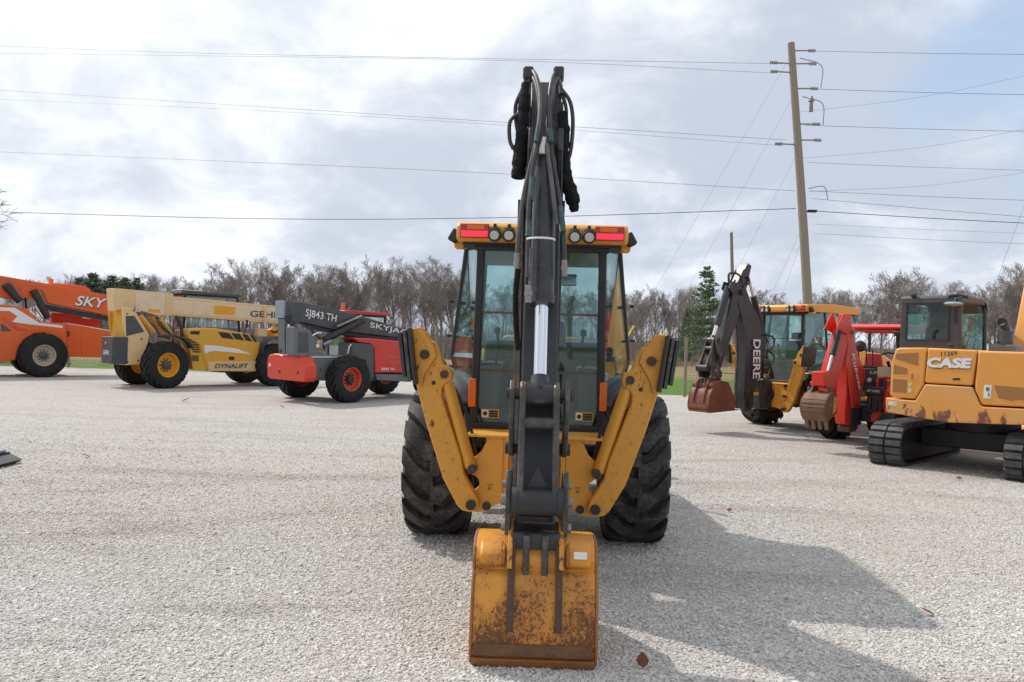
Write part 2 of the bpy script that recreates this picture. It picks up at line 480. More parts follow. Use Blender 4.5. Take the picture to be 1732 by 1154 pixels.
MT['corange'] = paint('digger_orange', (0.78, 0.34, 0.07), 0.42, var=0.08, dirt=0.22, dirtcol=(0.5, 0.25, 0.09), chips=0.2, scale=4)
MT['corange_worn'] = paint('scuffed_orange', (0.76, 0.34, 0.075), 0.5, var=0.12, dirt=0.85, dirtcol=(0.50, 0.36, 0.21), rust=0.44, rustcol=(0.12, 0.048, 0.03), scale=2.8, low=(1.05, 0.76), chips=0.4)
MT['grille'] = paint('brown_grille', (0.36, 0.165, 0.05), 0.7, var=0.25, dirt=0.3, dirtcol=(0.2, 0.1, 0.04), scale=40)
MT['cabgrey'] = paint('cab_grey', (0.055, 0.056, 0.062), 0.42, var=0.1, dirt=0.2, dirtcol=(0.13, 0.13, 0.135))
MT['track'] = paint('track_rubber', (0.045, 0.046, 0.049), 0.45, var=0.35, dirt=0.5, dirtcol=(0.19, 0.18, 0.17), scale=9, bump=0.3)
MT['rust_bucket'] = paint('rusty_bucket', (0.155, 0.048, 0.024), 0.55, var=0.35, dirt=0.4, dirtcol=(0.30, 0.12, 0.05), scale=4, bump=0.2)
MT['brown_bucket'] = paint('muddy_bucket', (0.16, 0.085, 0.045), 0.6, var=0.3, dirt=0.5, dirtcol=(0.26, 0.18, 0.11), scale=5, bump=0.2)
MT['pole'] = paint('weathered_pole', (0.30, 0.26, 0.20), 0.85, var=0.3, dirt=0.5, dirtcol=(0.16, 0.13, 0.09), scale=2.5, bump=0.6, spec=0.2)
MT['wood'] = paint('grey_post_wood', (0.26, 0.23, 0.17), 0.85, var=0.25, dirt=0.4, dirtcol=(0.15, 0.13, 0.10), scale=4, bump=0.5, spec=0.2)
MT['wire'] = paint('line_wire', (0.20, 0.20, 0.21), 0.5, metal=0.3, var=0.1, dirt=0)
MT['cable'] = paint('black_cable', (0.02, 0.02, 0.022), 0.6, var=0.1, dirt=0)
MT['guard'] = paint('yellow_guard', (0.75, 0.62, 0.03), 0.5, var=0.1, dirt=0.1)
MT['ceramic'] = paint('grey_insulator', (0.22, 0.2, 0.19), 0.3, var=0.1, dirt=0.1)
MT['leaf'] = paint('dead_leaf', (0.16, 0.055, 0.025), 0.8, var=0.3, dirt=0.3, dirtcol=(0.28, 0.12, 0.05), scale=30)
MT['bark'] = paint('grey_bark', (0.27, 0.25, 0.235), 0.9, var=0.3, dirt=0.3, dirtcol=(0.24, 0.2, 0.17), scale=0.8, spec=0.1)
MT['twig'] = paint('brown_twigs', (0.33, 0.295, 0.272), 0.9, var=0.25, dirt=0.3, dirtcol=(0.37, 0.325, 0.30), scale=0.35, spec=0.1)
MT['brush'] = paint('undergrowth', (0.26, 0.22, 0.195), 0.95, var=0.35, dirt=0.4, dirtcol=(0.27, 0.23, 0.205), scale=0.15, spec=0.05)
MT['needle'] = paint('pine_needles', (0.19, 0.245, 0.14), 0.8, var=0.4, dirt=0.25, dirtcol=(0.11, 0.13, 0.06), scale=0.9, spec=0.2)
MT['needle_dark'] = paint('dark_evergreen', (0.19, 0.235, 0.165), 0.85, var=0.4, dirt=0.2, dirtcol=(0.07, 0.09, 0.05), scale=0.6, spec=0.15)

# ================================================================== ground
def gravel_material(stones):
    m, nt, p = new_mat('gravel_stones' if stones else 'gravel_ground')
    tc = nt.nodes.new('ShaderNodeTexCoord'); geo = nt.nodes.new('ShaderNodeNewGeometry')
    v = geo.outputs['Position']
    big = noise(nt, v, 0.35, 5, 0.6)
    st = vmath(nt, 'MULTIPLY', v, (0.35, 1.6, 1.0)).outputs[0]
    streak = noise(nt, st, 0.9, 6, 0.65, 0.6)
    if stones:
        at = nt.nodes.new('ShaderNodeAttribute'); at.attribute_type = 'INSTANCER'; at.attribute_name = 'tone'
        tone = at.outputs['Fac']
    else:
        vo = nt.nodes.new('ShaderNodeTexVoronoi'); vo.inputs['Scale'].default_value = 62.0
        lk(nt, v, vo.inputs['Vector'])
        sp = nt.nodes.new('ShaderNodeSeparateColor'); lk(nt, vo.outputs['Color'], sp.inputs[0])
        tone = sp.outputs[0]
    k = 1.28 if stones else 1.0      # ground colour darkened to carry the shade among the loose stones
    col = ramp(nt, tone, [(p_, tuple(min(.82, c * k) for c in c_)) for p_, c_ in [(0.0, (0.21, 0.19, 0.165)), (0.16, (0.38, 0.35, 0.315)), (0.5, (0.475, 0.455, 0.425)), (0.8, (0.545, 0.53, 0.505)), (1.0, (0.64, 0.63, 0.61))]], 'LINEAR')
    warm = mixc(nt, fmath(nt, 'MULTIPLY', ramp(nt, big, [(0.35, 0.0), (0.7, 1.0)]), 0.35), col, (0.49, 0.425, 0.35), 'MIX')
    fin = mixc(nt, fmath(nt, 'MULTIPLY', ramp(nt, streak, [(0.5, 0.0), (0.70, 1.0)]), 0.5), warm, (0.345, 0.30, 0.255))
    sx_ = nt.nodes.new('ShaderNodeSeparateXYZ'); lk(nt, v, sx_.inputs[0])
    wob = fmath(nt, 'MULTIPLY', noise(nt, v, 0.6, 3, 0.5), 0.7)
    for cx, cy, rad in ((-9.0, -14.0, 27.0), (-9.0, -14.0, 28.9), (14.0, -20.0, 31.5), (14.0, -20.0, 33.4), (-3.0, 40.0, 29.0), (-3.0, 40.0, 30.8)):      # tyre lanes worn into the yard
        dx = fmath(nt, 'SUBTRACT', sx_.outputs[0], cx); dy = fmath(nt, 'SUBTRACT', sx_.outputs[1], cy)
        rr_ = fmath(nt, 'SQRT', fmath(nt, 'ADD', fmath(nt, 'MULTIPLY', dx, dx), fmath(nt, 'MULTIPLY', dy, dy)))
        off = fmath(nt, 'ABSOLUTE', fmath(nt, 'SUBTRACT', fmath(nt, 'ADD', rr_, wob), rad + 0.35))
        lane = ramp(nt, off, [(0.0, 1.0), (0.30, 0.0)])
        fin = mixc(nt, fmath(nt, 'MULTIPLY', fmath(nt, 'MULTIPLY', lane, streak), 0.55), fin, (0.36, 0.315, 0.265))
    fines = noise(nt, v, 7.0, 6, 0.7)
    fin = mixc(nt, fmath(nt, 'MULTIPLY', ramp(nt, fines, [(0.52, 0.0), (0.7, 1.0)]), 0.22), fin, (0.33, 0.30, 0.27))
    lk(nt, fin, p.inputs['Base Color'])
    p.inputs['Roughness'].default_value = 0.9; p.inputs['Specular IOR Level'].default_value = 0.2
    if not stones:
        d = vo.outputs['Distance']
        vb = nt.nodes.new('ShaderNodeTexVoronoi'); vb.inputs['Scale'].default_value = 24.0; lk(nt, v, vb.inputs['Vector'])
        h = fmath(nt, 'ADD', fmath(nt, 'MULTIPLY', fmath(nt, 'SUBTRACT', 1.0, d), 0.55), fmath(nt, 'MULTIPLY', fmath(nt, 'SUBTRACT', 1.0, vb.outputs['Distance']), 0.6))
        h = fmath(nt, 'ADD', h, fmath(nt, 'MULTIPLY', noise(nt, v, 3.0, 8, 0.7), 1.6))
        h = fmath(nt, 'ADD', h, fmath(nt, 'MULTIPLY', streak, 3.0))
        bp = nt.nodes.new('ShaderNodeBump'); bp.inputs['Strength'].default_value = 0.85; bp.inputs['Distance'].default_value = 0.022
        lk(nt, h, bp.inputs['Height']); lk(nt, bp.outputs[0], p.inputs['Normal'])
    return m


def grass_material():
    m, nt, p = new_mat('field_grass')
    geo = nt.nodes.new('ShaderNodeNewGeometry'); v = geo.outputs['Position']
    sp = nt.nodes.new('ShaderNodeSeparateXYZ'); lk(nt, v, sp.inputs[0])
    n = noise(nt, v, 0.5, 6, 0.65); n2 = noise(nt, v, 6, 5, 0.7)
    g = mixc(nt, n, (0.060, 0.135, 0.018), (0.115, 0.20, 0.036))
    g = mixc(nt, fmath(nt, 'MULTIPLY', n2, 0.4), g, (0.15, 0.19, 0.055))
    straw = mixc(nt, n2, (0.22, 0.17, 0.085), (0.30, 0.24, 0.13))
    far = nt.nodes.new('ShaderNodeMapRange'); lk(nt, fmath(nt, 'ADD', sp.outputs[1], fmath(nt, 'MULTIPLY', n, 12)), far.inputs[0])
    far.inputs[1].default_value = 44; far.inputs[2].default_value = 52
    lk(nt, mixc(nt, far.outputs[0], g, straw), p.inputs['Base Color'])
    p.inputs['Roughness'].default_value = 0.9; p.inputs['Specular IOR Level'].default_value = 0.1
    bp = nt.nodes.new('ShaderNodeBump'); bp.inputs['Distance'].default_value = 0.05
    lk(nt, n2, bp.inputs['Height']); lk(nt, bp.outputs[0], p.inputs['Normal'])
    return m


MT['gravel'] = gravel_material(False)
MT['stone'] = gravel_material(True)
MT['grass'] = grass_material()
b = B().grid([[(x, y, -0.012) for x in np.linspace(-1800, 1800, 25)] for y in np.linspace(-300, 3000, 23)])
tag(mesh_obj('ground', b, MT['grass'], smooth=0), kind='structure')


def yard_edge(x):      # far edge of the gravel yard
    k = 1 / (1 + math.exp((x + 1) * .9))
    return 26.2 + 6.0 * k - 0.05 * x + 0.4 * math.sin(x * 0.35) + 0.25 * math.sin(x * 1.3 + 1)


xs = np.concatenate([np.linspace(-120, -30, 20), np.linspace(-29, 29, 150), np.linspace(30, 120, 20)])
rows = []
for t in np.concatenate([np.linspace(0, .8, 12), np.linspace(.81, 1, 24)]):
    rows.append([(x, -130 + (yard_edge(x) + 130) * t, 0.0) for x in xs])
tag(mesh_obj('gravel_yard', B().grid(rows), MT['gravel'], smooth=0), kind='structure')


def gravel_stones():
    N = 360000
    Y = np.exp(rng.uniform(np.log(3.15), np.log(17.0), N))
    X = rng.uniform(-1, 1, N) * (0.66 * Y + 0.35)
    keep = rng.uniform(0, 1, N) < np.clip((17.0 - Y) / 10.0, 0, 1) ** 1.3
    X, Y = X[keep], Y[keep]; n = len(X)
    s = np.clip(rng.lognormal(math.log(0.0052), 0.36, n), 0.003, 0.015)
    scl = np.stack([s * rng.uniform(.8, 1.5, n), s * rng.uniform(.7, 1.2, n), s * rng.uniform(.38, .65, n)], 1)
    co = np.stack([X, Y, s * rng.uniform(0.02, 0.30, n)], 1)
    rot = np.stack([rng.normal(0, .35, n), rng.normal(0, .35, n), rng.uniform(0, 6.28, n)], 1)
    me = bpy.data.meshes.new('gravel')
    me.vertices.add(n); me.vertices.foreach_set('co', co.astype(np.float32).ravel())
    for nm, tp, a in (('rot', 'FLOAT_VECTOR', rot), ('scl', 'FLOAT_VECTOR', scl)):
        at = me.attributes.new(nm, tp, 'POINT'); at.data.foreach_set('vector', a.astype(np.float32).ravel())
    at = me.attributes.new('tone', 'FLOAT', 'POINT'); at.data.foreach_set('value', rng.beta(4.5, 3.2, n).astype(np.float32))
    o = bpy.data.objects.new('gravel', me); scene.collection.objects.link(o)
    me.materials.append(MT['stone'])
    ng = bpy.data.node_groups.new('scatter_stones', 'GeometryNodeTree')
    ng.interface.new_socket('Geometry', in_out='INPUT', socket_type='NodeSocketGeometry')
    ng.interface.new_socket('Geometry', in_out='OUTPUT', socket_type='NodeSocketGeometry')
    gi = ng.nodes.new('NodeGroupInput'); go = ng.nodes.new('NodeGroupOutput')
    ico = ng.nodes.new('GeometryNodeMeshIcoSphere'); ico.inputs['Radius'].default_value = 1.0; ico.inputs['Subdivisions'].default_value = 2
    nz = ng.nodes.new('ShaderNodeTexNoise'); nz.inputs['Scale'].default_value = 1.3
    sub = ng.nodes.new('ShaderNodeVectorMath'); sub.operation = 'SUBTRACT'; sub.inputs[1].default_value = (.5, .5, .5)
    ng.links.new(nz.outputs['Color'], sub.inputs[0])
    sc = ng.nodes.new('ShaderNodeVectorMath'); sc.operation = 'SCALE'; sc.inputs['Scale'].default_value = 1.3
    ng.links.new(sub.outputs[0], sc.inputs[0])
    spn = ng.nodes.new('GeometryNodeSetPosition'); ng.links.new(ico.outputs[0], spn.inputs['Geometry']); ng.links.new(sc.outputs[0], spn.inputs['Offset'])
    sm = ng.nodes.new('GeometryNodeSetMaterial'); sm.inputs['Material'].default_value = MT['stone']
    ng.links.new(spn.outputs[0], sm.inputs[0])
    iop = ng.nodes.new('GeometryNodeInstanceOnPoints')
    ng.links.new(gi.outputs[0], iop.inputs['Points']); ng.links.new(sm.outputs[0], iop.inputs['Instance'])
    for nm, sk in (('rot', 'Rotation'), ('scl', 'Scale')):
        na = ng.nodes.new('GeometryNodeInputNamedAttribute'); na.data_type = 'FLOAT_VECTOR'; na.inputs['Name'].default_value = nm
        ng.links.new(na.outputs['Attribute'], iop.inputs[sk])
    ng.links.new(iop.outputs[0], go.inputs[0])
    md = o.modifiers.new('scatter', 'NODES'); md.node_group = ng
    tag(o, 'pale crushed limestone gravel spread over the yard', 'gravel', kind='stuff')


gravel_stones()


# ================================================================== bare trees
def grow(rnd, height, spread=1.0, levels=4, n1=12, upright=0.55):
    """segments [(p, q, r0, r1, level)] of a bare broadleaf tree"""
    segs = []

    def branch(p, d, L, r, lev, bend):
        n = (7, 5, 4, 3, 2)[lev]
        step = L / n
        pts = [p]; rs = [r]
        for i in range(n):
            d = (d + Vector((rnd.gauss(0, bend), rnd.gauss(0, bend), rnd.gauss(0, bend) + (0.10 if lev else 0.03) * upright))).normalized()
            p = p + d * step
            pts.append(p); rs.append(max(r * (1 - (i + 1) / n * (0.85 if lev else 0.8)), 0.0075))
        for i in range(n):
            segs.append((pts[i], pts[i + 1], rs[i], rs[i + 1], lev))
        if lev >= levels: return
        k = (n1, 8, 7, 6)[lev]
        lo = (0.28, 0.22, 0.2, 0.15)[lev]
        for j in range(k):
            t = lo + (1 - lo) * (j + rnd.random()) / k
            i = min(int(t * n), n - 1); f = t * n - i
            q = pts[i].lerp(pts[i + 1], f)
            dd = (pts[i + 1] - pts[i]).normalized()
            o = dd.orthogonal().normalized(); o.rotate(Matrix.Rotation(rnd.uniform(0, 6.283), 3, dd))
            ang = rnd.uniform(0.45, 0.95) * spread
            nd_ = (dd * math.cos(ang) + o * math.sin(ang)).normalized()
            nd_.z += 0.18 * upright; nd_.normalize()
            LL = L * (rnd.uniform(0.42, 0.62) if lev == 0 else rnd.uniform(0.38, 0.65)) * (1.15 - 0.5 * t)
            branch(q, nd_, LL, max(rs[i] * rnd.uniform(0.42, 0.6), 0.0075), lev + 1, bend * 1.25)
    branch(Vector((0, 0, -0.1)), Vector((rnd.gauss(0, .04), rnd.gauss(0, .04), 1)).normalized(), height * 0.93, height * 0.016, 0, 0.05)
    zm = max(s_[1].z for s_ in segs)
    return [(p.copy() * (10.0 / zm), q.copy() * (10.0 / zm), a, c, l) for p, q, a, c, l in segs]


def seg_mesh(segs, thick=1.0):
    b = B()
    for p, q, r0, r1, lev in segs:
        k = 7 if lev == 0 else 5 if lev == 1 else 3
        d = (q - p)
        if d.length < 1e-5: continue
        d.normalize(); u = d.orthogonal().normalized(); w = d.cross(u)
        o = len(b.v)
        for c, r in ((p, r0 * thick), (q, r1 * thick)):
            for i in range(k):
                t = 6.2832 * i / k
                b.v.append(tuple(c + u * (r * math.cos(t)) + w * (r * math.sin(t))))
        b.f += [(o + i, o + (i + 1) % k, o + k + (i + 1) % k, o + k + i) for i in range(k)]
    return b


def fast_mesh(name, b, mat):
    me = bpy.data.meshes.new(name); me.from_pydata(b.v, [], b.f); me.update(); me.materials.append(mat)
    return me


TREES = []
for k in range(6):
    rnd = random.Random(40 + k)
    sg = grow(rnd, 10.0, spread=(0.85, 1.0, 0.75, 0.95, 1.1, 0.7)[k], n1=(13, 15, 12, 14, 16, 12)[k])
    TREES.append((fast_mesh('trunk', seg_mesh([s for s in sg if s[4] < 2]), MT['bark']),
                  fast_mesh('crown', seg_mesh([s for s in sg if s[4] >= 2]), MT['twig'])))


def put_tree(name, k, x, y, s, rz, label, group, sx=1.0, meshes=None):
    o = empty(name, (x, y, 0), rz, label, 'tree', group)
    o.scale = (s * sx, s * sx, s)
    for nm, me in zip(('trunk', 'crown'), (meshes or TREES)[k]):
        c = bpy.data.objects.new(nm, me); scene.collection.objects.link(c); c.parent = o
    return o


rnd = random.Random(3)
# left wood line: tops read off the photograph (pixel x, pixel y of the top, distance)
left_tops = [(35, 470, 92), (80, 466, 85), (118, 462, 90), (235, 472, 92), (275, 462, 84), (300, 474, 95), (330, 466, 88), (352, 470, 80), (378, 462, 92), (400, 444, 76), (425, 436, 72), (455, 438, 74), (485, 444, 78), (512, 448, 80), (540, 446, 74), (568, 462, 84), (590, 450, 76), (618, 446, 74), (645, 430, 68), (672, 432, 69), (700, 452, 80), (725, 448, 74), (750, 438, 70), (775, 440, 72), (800, 452, 80)]
for i, (px, py, D) in enumerate(left_tops):
    p = U(px, py, D)
    put_tree('bare_tree', i % 6, p.x, p.y, p.z / 10.0, rnd.uniform(0, 6.28), 'bare leafless tree in the wood line behind the three lifts on the left', 'bare trees behind the lifts', rnd.uniform(1.0, 1.35))
right_tops = [(1065, 492, 84), (1085, 488, 78), (1108, 478, 82), (1128, 486, 80), (1150, 482, 88), (1172, 492, 84), (1228, 496, 90), (1262, 500, 92), (1300, 510, 96), (1330, 506, 92), (1392, 494, 88), (1418, 482, 84), (1446, 490, 90), (1470, 498, 92), (1492, 480, 84), (1516, 476, 80), (1610, 478, 80), (1634, 474, 78), (1665, 482, 84), (1690, 466, 74), (1712, 462, 70), (1738, 440, 66), (1768, 450, 70), (850, 470, 84), (905, 476, 88), (960, 480, 86), (1010, 478, 90)]
for i, (px, py, D) in enumerate(right_tops):
    p = U(px, py, D)
    put_tree('bare_tree', (i * 5 + 2) % 6, p.x, p.y, p.z / 10.0, rnd.uniform(0, 6.28), 'bare leafless tree in the wood line behind the parked diggers on the right', 'bare trees behind the diggers', rnd.uniform(0.95, 1.25))
far_rnd = random.Random(21)
for i in range(26):
    px = -40 + i * 71 + far_rnd.uniform(-14, 14)
    D = far_rnd.uniform(104, 126)
    py = (470 if px < 800 else 492) + far_rnd.uniform(-9, 10)
    p = U(px, py, D)
    lb, gp = ('bare leafless tree in the wood line behind the three lifts on the left', 'bare trees behind the lifts') if px < 830 else ('bare leafless tree in the wood line behind the parked diggers on the right', 'bare trees behind the diggers')
    put_tree('bare_tree', (i * 7 + 1) % 6, p.x, p.y, p.z / 10.0, far_rnd.uniform(0, 6.28), lb, gp, far_rnd.uniform(1.05, 1.5))
rr = random.Random(77)
sg = grow(rr, 10.0, spread=1.15, n1=18, upright=0.75)
BIG = [(fast_mesh('trunk', seg_mesh([s for s in sg if s[4] < 2], 1.2), MT['bark']), fast_mesh('crown', seg_mesh([s for s in sg if s[4] >= 2], 1.3), MT['twig']))]
p = U(1566, 446, 70)
put_tree('bare_tree', 0, p.x, p.y, p.z / 10.0, 1.2, 'tall spreading bare tree standing above the orange excavator cab', None, 1.25, BIG)
p = U(-135, 170, 40)
put_tree('bare_tree', 0, p.x, p.y, p.z / 10.0, 3.3, 'bare tree at the left edge with only its twig tips showing', None, 1.0, BIG)


def woodland():
    """the brown tangle of stems and brush between and below the single trees"""
    b = B(); r = random.Random(9)
    V, F = b.v, b.f

    def stick(p, q, w):
        o = len(V)
        dx = w
        V.extend([(p[0] - dx, p[1], p[2]), (p[0] + dx, p[1] + dx, p[2]), (p[0], p[1] - dx, p[2]), (q[0] - dx * .3, q[1], q[2]), (q[0] + dx * .3, q[1] + .3 * dx, q[2]), (q[0], q[1] - .3 * dx, q[2])])
        F.extend([(o, o + 1, o + 4, o + 3), (o + 1, o + 2, o + 5, o + 4), (o + 2, o, o + 3, o + 5)])
    for i in range(6000):
        y = r.uniform(62, 128); x = r.uniform(-0.80, 0.80) * y
        h = r.uniform(1.6, 5.6) * (0.75 + 0.35 * math.sin(x * 0.11 + 1.3) * math.sin(x * .037))
        h = max(1.2, h)
        lx, ly = r.gauss(0, .08) * h, r.gauss(0, .08) * h
        stick((x, y, -.1), (x + lx, y + ly, h), r.uniform(.02, .05))
        for k in range(r.randint(6, 11)):
            t = r.uniform(.12, .98)
            q = (x + lx * t, y + ly * t, h * t)
            L = r.uniform(.5, 1.7) * (1.2 - .5 * t)
            a = r.uniform(0, 6.28)
            e = (q[0] + L * math.cos(a) * .8, q[1] + L * math.sin(a) * .8, q[2] + L * r.uniform(.1, .9))
            stick(q, e, r.uniform(.008, .016))
    o = mesh_obj('woodland', b, MT['brush'], smooth=0)
    tag(o, 'tangled leafless undergrowth and thin stems at the foot of the wood line', 'woodland', kind='stuff')
    # leaf litter bank behind the stems
    rows = []
    for y, z in ((60, -.1), (75, .3), (95, .7), (130, 1.6), (170, 2.4)):
        rows.append([(x, y + 3 * math.sin(x * .07), z + (.25 * math.sin(x * .21 + y) if z > 0 else 0)) for x in np.linspace(-170, 170, 90)])
    m2 = paint('leaf_litter', (0.13, 0.09, 0.06), 0.95, var=0.35, dirt=0.5, dirtcol=(0.20, 0.15, 0.10), scale=0.3, spec=0.05)
    tag(mesh_obj('terrain', B().grid(rows), m2, smooth=180), kind='structure')


woodland()


# what stands behind the photographer and shows only in the cab glass
for i, (x, y, s) in enumerate([(-44, -62, 1.1), (-30, -66, 1.3), (-19, -60, 1.05), (-2, -68, 1.35), (9, -61, 1.1), (21, -66, 1.2), (33, -60, 1.3), (46, -64, 1.15)]):
    put_tree('bare_tree', i % 6, x, y, s, i * 1.1, 'bare leafless tree behind the photographer, mirrored faintly in the cab glass', 'bare trees behind the photographer', 1.3)
root = empty('farmhouse', (-13, -40, 0), .12, 'grey gabled farmhouse mirrored in the left cab corner window', 'house')
mesh_obj('wall', B().prism([(-4, 0), (4, 0), (4, 3.2), (0, 6.0), (-4, 3.2)], 'y', -5, 5), paint('house_wall', (.34, .36, .36), .8), root)
for s in (-1, 1):
    mesh_obj('roof', B().prism([(0, 6.02), (s * 4.6, 2.8), (s * 4.6, 3.0), (0, 6.25)], 'y', -5.4, 5.4), MT['grey_dark'], root)
    mesh_obj('window', B().box(s * 2 - .5, s * 2 + .5, 5.001, 5.04, 1.0, 2.3), MT['black'], root)
mesh_obj('door', B().box(-.5, .5, 5.001, 5.05, 0, 2.1), MT['cabgrey'], root)


# ================================================================== evergreens
def conifer(seed, h, rbase, mat, tiers, droop=0.15, gap=0.12, bare=0.1, dens=1.0):
    r = random.Random(seed)
    t = B(); t.tube([(0, 0, -.1), (r.gauss(0, .05), 0, h * .5), (0, 0, h)], lambda u: max(.012, h * .016 * (1 - u)), 7, 4)
    c = B()
    for i in range(tiers):
        z = h * (bare + (1 - bare) * (i + r.uniform(0, .5)) / tiers)
        f = 1 - (z / h - bare) / (1 - bare)
        Lm = rbase * (f ** .8) + .15
        nb = r.randint(6, 9)
        a0 = r.uniform(0, 6.28)
        for j in range(nb):
            if r.random() < gap: continue
            a = a0 + 6.283 * j / nb + r.gauss(0, .2)
            L = Lm * r.uniform(.6, 1.12)
            ca, sa = math.cos(a), math.sin(a)
            rise = r.uniform(-.05, .25) * (1 if f < .6 else .4) - droop * f
            t.tube([(0, 0, z), (ca * L * .5, sa * L * .5, z + L * rise * .3), (ca * L, sa * L, z + L * (rise + .12))], lambda u: max(.006, .03 * (1 - u)), 4, 2)
            nt_ = int(dens * (10 + L * 30))
            for k in range(nt_):
                u = r.uniform(.15, 1.03)
                w = L * .20 * (1.1 - u * .5)
                cx, cy = ca * L * u - sa * r.gauss(0, w), sa * L * u + ca * r.gauss(0, w)
                cz = z + L * (rise * u + .12 * u * u) + r.gauss(0, .07 + .03 * L)
                s = r.uniform(.13, .27) * (h / 10) ** .3
                ax = Vector((ca + r.gauss(0, .5), sa + r.gauss(0, .5), r.gauss(.25, .35))).normalized()
                o = ax.orthogonal().normalized(); o.rotate(Matrix.Rotation(r.uniform(0, 6.28), 3, ax))
                p0 = Vector((cx, cy, cz))
                c.add([p0 - o * s * .35, p0 + ax * s, p0 + o * s * .35, p0 + ax * s * .4 - ax.cross(o) * s * .4], [(0, 1, 2), (0, 1, 3)])
    return fast_mesh('trunk', t, MT['bark']), fast_mesh('crown', c, mat)


PINE = [conifer(5, 10.0, 2.6, MT['needle'], 21, 0.04, .30, .16)]
p = U(1196, 450, 52)
put_tree('pine_tree', 0, p.x, p.y, p.z / 10.0, .4, 'tall green pine with open tiered branches behind the black digger boom', None, 1.0, PINE)
CED = [conifer(8 + k, 10.0, 3.0, MT['needle_dark'], 24, -0.35, .08, .12, 1.5) for k in range(2)]
p = U(1163, 520, 58)
put_tree('evergreen_tree', 0, p.x, p.y, p.z / 10.0, 2.0, 'slim dark evergreen left of the tall pine, behind the fence', None, .55, CED)
for i, (px, py, D, sx) in enumerate([(157, 460, 80, 1.25), (190, 467, 82, 1.35), (212, 468, 80, 1.1), (232, 470, 84, 1.0), (135, 468, 84, 1.0)]):
    p = U(px, py, D)
    put_tree('evergreen_tree', i % 2, p.x, p.y, p.z / 10.0, i * 1.3, 'dark bushy evergreen in the clump above the orange lift', 'evergreen clump above the orange lift', sx, CED)


# ================================================================== wire fence along the field
def fence(name, pts, label, hp, step, nwire, vstep, seed):
    r = random.Random(seed)
    root = empty(name, (pts[0][0], pts[0][1], 0), 0, label, 'fence')
    o = Vector((pts[0][0], pts[0][1], 0))
    A, Z = Vector((*pts[0], 0)), Vector((*pts[1], 0))
    L = (Z - A).length; d = (Z - A).normalized(); n = int(L / step)
    for i in range(n + 1):
        q = d * (i * step)
        hh = hp * r.uniform(.96, 1.08); lx = r.gauss(0, .02)
        b = B().cyl(q + Vector((0, 0, -.2)), q + Vector((lx * hh, 0, hh)), .055, .05, 10)
        mesh_obj('post', b, MT['wood'], root)
    for k in range(nwire):
        z = .12 + (hp * .93 - .12) * k / (nwire - 1)
        mesh_obj('wire', B().cyl((0, 0, z), tuple(d * L + Vector((0, 0, z))), .006, None, 5), MT['wire'], root)
    b = B()
    for i in range(int(L / vstep)):
        q = d * (i * vstep)
        b.cyl(q + Vector((0, 0, .1)), q + Vector((0, 0, hp * .93)), .005, None, 4, False)
    s = mesh_obj('wire_mesh', b, MT['wire'], root); s['kind'] = 'stuff'
    return root


fence('wire_fence', [(-30, 33.5), (0, 33.0)], 'woven wire fence with wooden posts behind the cream lift', 2.1, 3.0, 12, .16, 1)
fence('wire_fence', [(5.5, 25.9), (40, 33)], 'woven wire fence with a grey wooden post at the edge of the green field', 1.75, 6.0, 9, .2, 2)


# ================================================================== utility poles and lines
root = empty('utility_pole', (0, 0, 0), 0, 'tall leaning wooden utility pole carrying many wires behind the digger cab', 'utility pole')
PD = 24.0
pt, pb = U(1338, 73, PD), U(1377, 684, PD)
pb.z = -.3
root.location = (pb.x, pb.y, 0)
O = Vector((pb.x, pb.y, 0))
mesh_obj('pole', B().tube([pb - O, (pb + pt) / 2 - O + Vector((.03, 0, 0)), pt - O], lambda u: .15 - .05 * u, 18, 6), MT['pole'], root)


def pole_pt(py, dx=0, dy=0):
    t = (py - 73) / (684 - 73)
    q = pt.lerp(U(1377, 684, PD), t)
    return q + Vector((dx, dy, 0))


for py, side in ((108, -1), (123, -1), (245, -1), (210, 1), (150, 1), (86, 1), (108, 1), (237, 1)):
    q = pole_pt(py) - O
    e = q + Vector((.48 * side, -.05, .0))
    mesh_obj('crossarm_bracket', B().cyl(q, e, .022, None, 8), MT['steel'], root)
    b = B()
    for k in range(4):
        c = e + Vector((.055 * k * side, 0, 0))
        b.cyl(c, c + Vector((.03 * side, 0, 0)), .055, .04, 10)
    mesh_obj('insulator', b, MT['ceramic'], root)
q = pole_pt(190, .42, -.1) - O
mesh_obj('switch_box', B().cyl(q, q + Vector((0, 0, .32)), .06, .05, 10).cyl(q + Vector((0, 0, .3)), q + Vector((0, 0, .45)), .09, .03, 10), MT['ceramic'], root)
mesh_obj('splice_case', B().box(.16, .42, -.09, .05, 0, .07).xf(Matrix.Translation(pole_pt(359) - O)), MT['cable'], root, .015)
for a_, b_, s_ in ((100, 150, .7), (165, 212, .6), (320, 337, .35)):
    p0, p1 = pole_pt(a_, .2, -.1) - O, pole_pt(b_, .75, -.1) - O
    mesh_obj('jumper_wire', B().tube([p0, p0.lerp(p1, .5) + Vector((s_ * .45, 0, .22)), p1], .012, 6, 6), MT['wire'], root)


def line(name, pts, r, mat, label, cat, group, D=None):
    P = [U(x, y, d) for x, y, d in pts]
    return tag(mesh_obj(name, B().tube(P, r * .48, 6, 8), mat), label, cat, group)


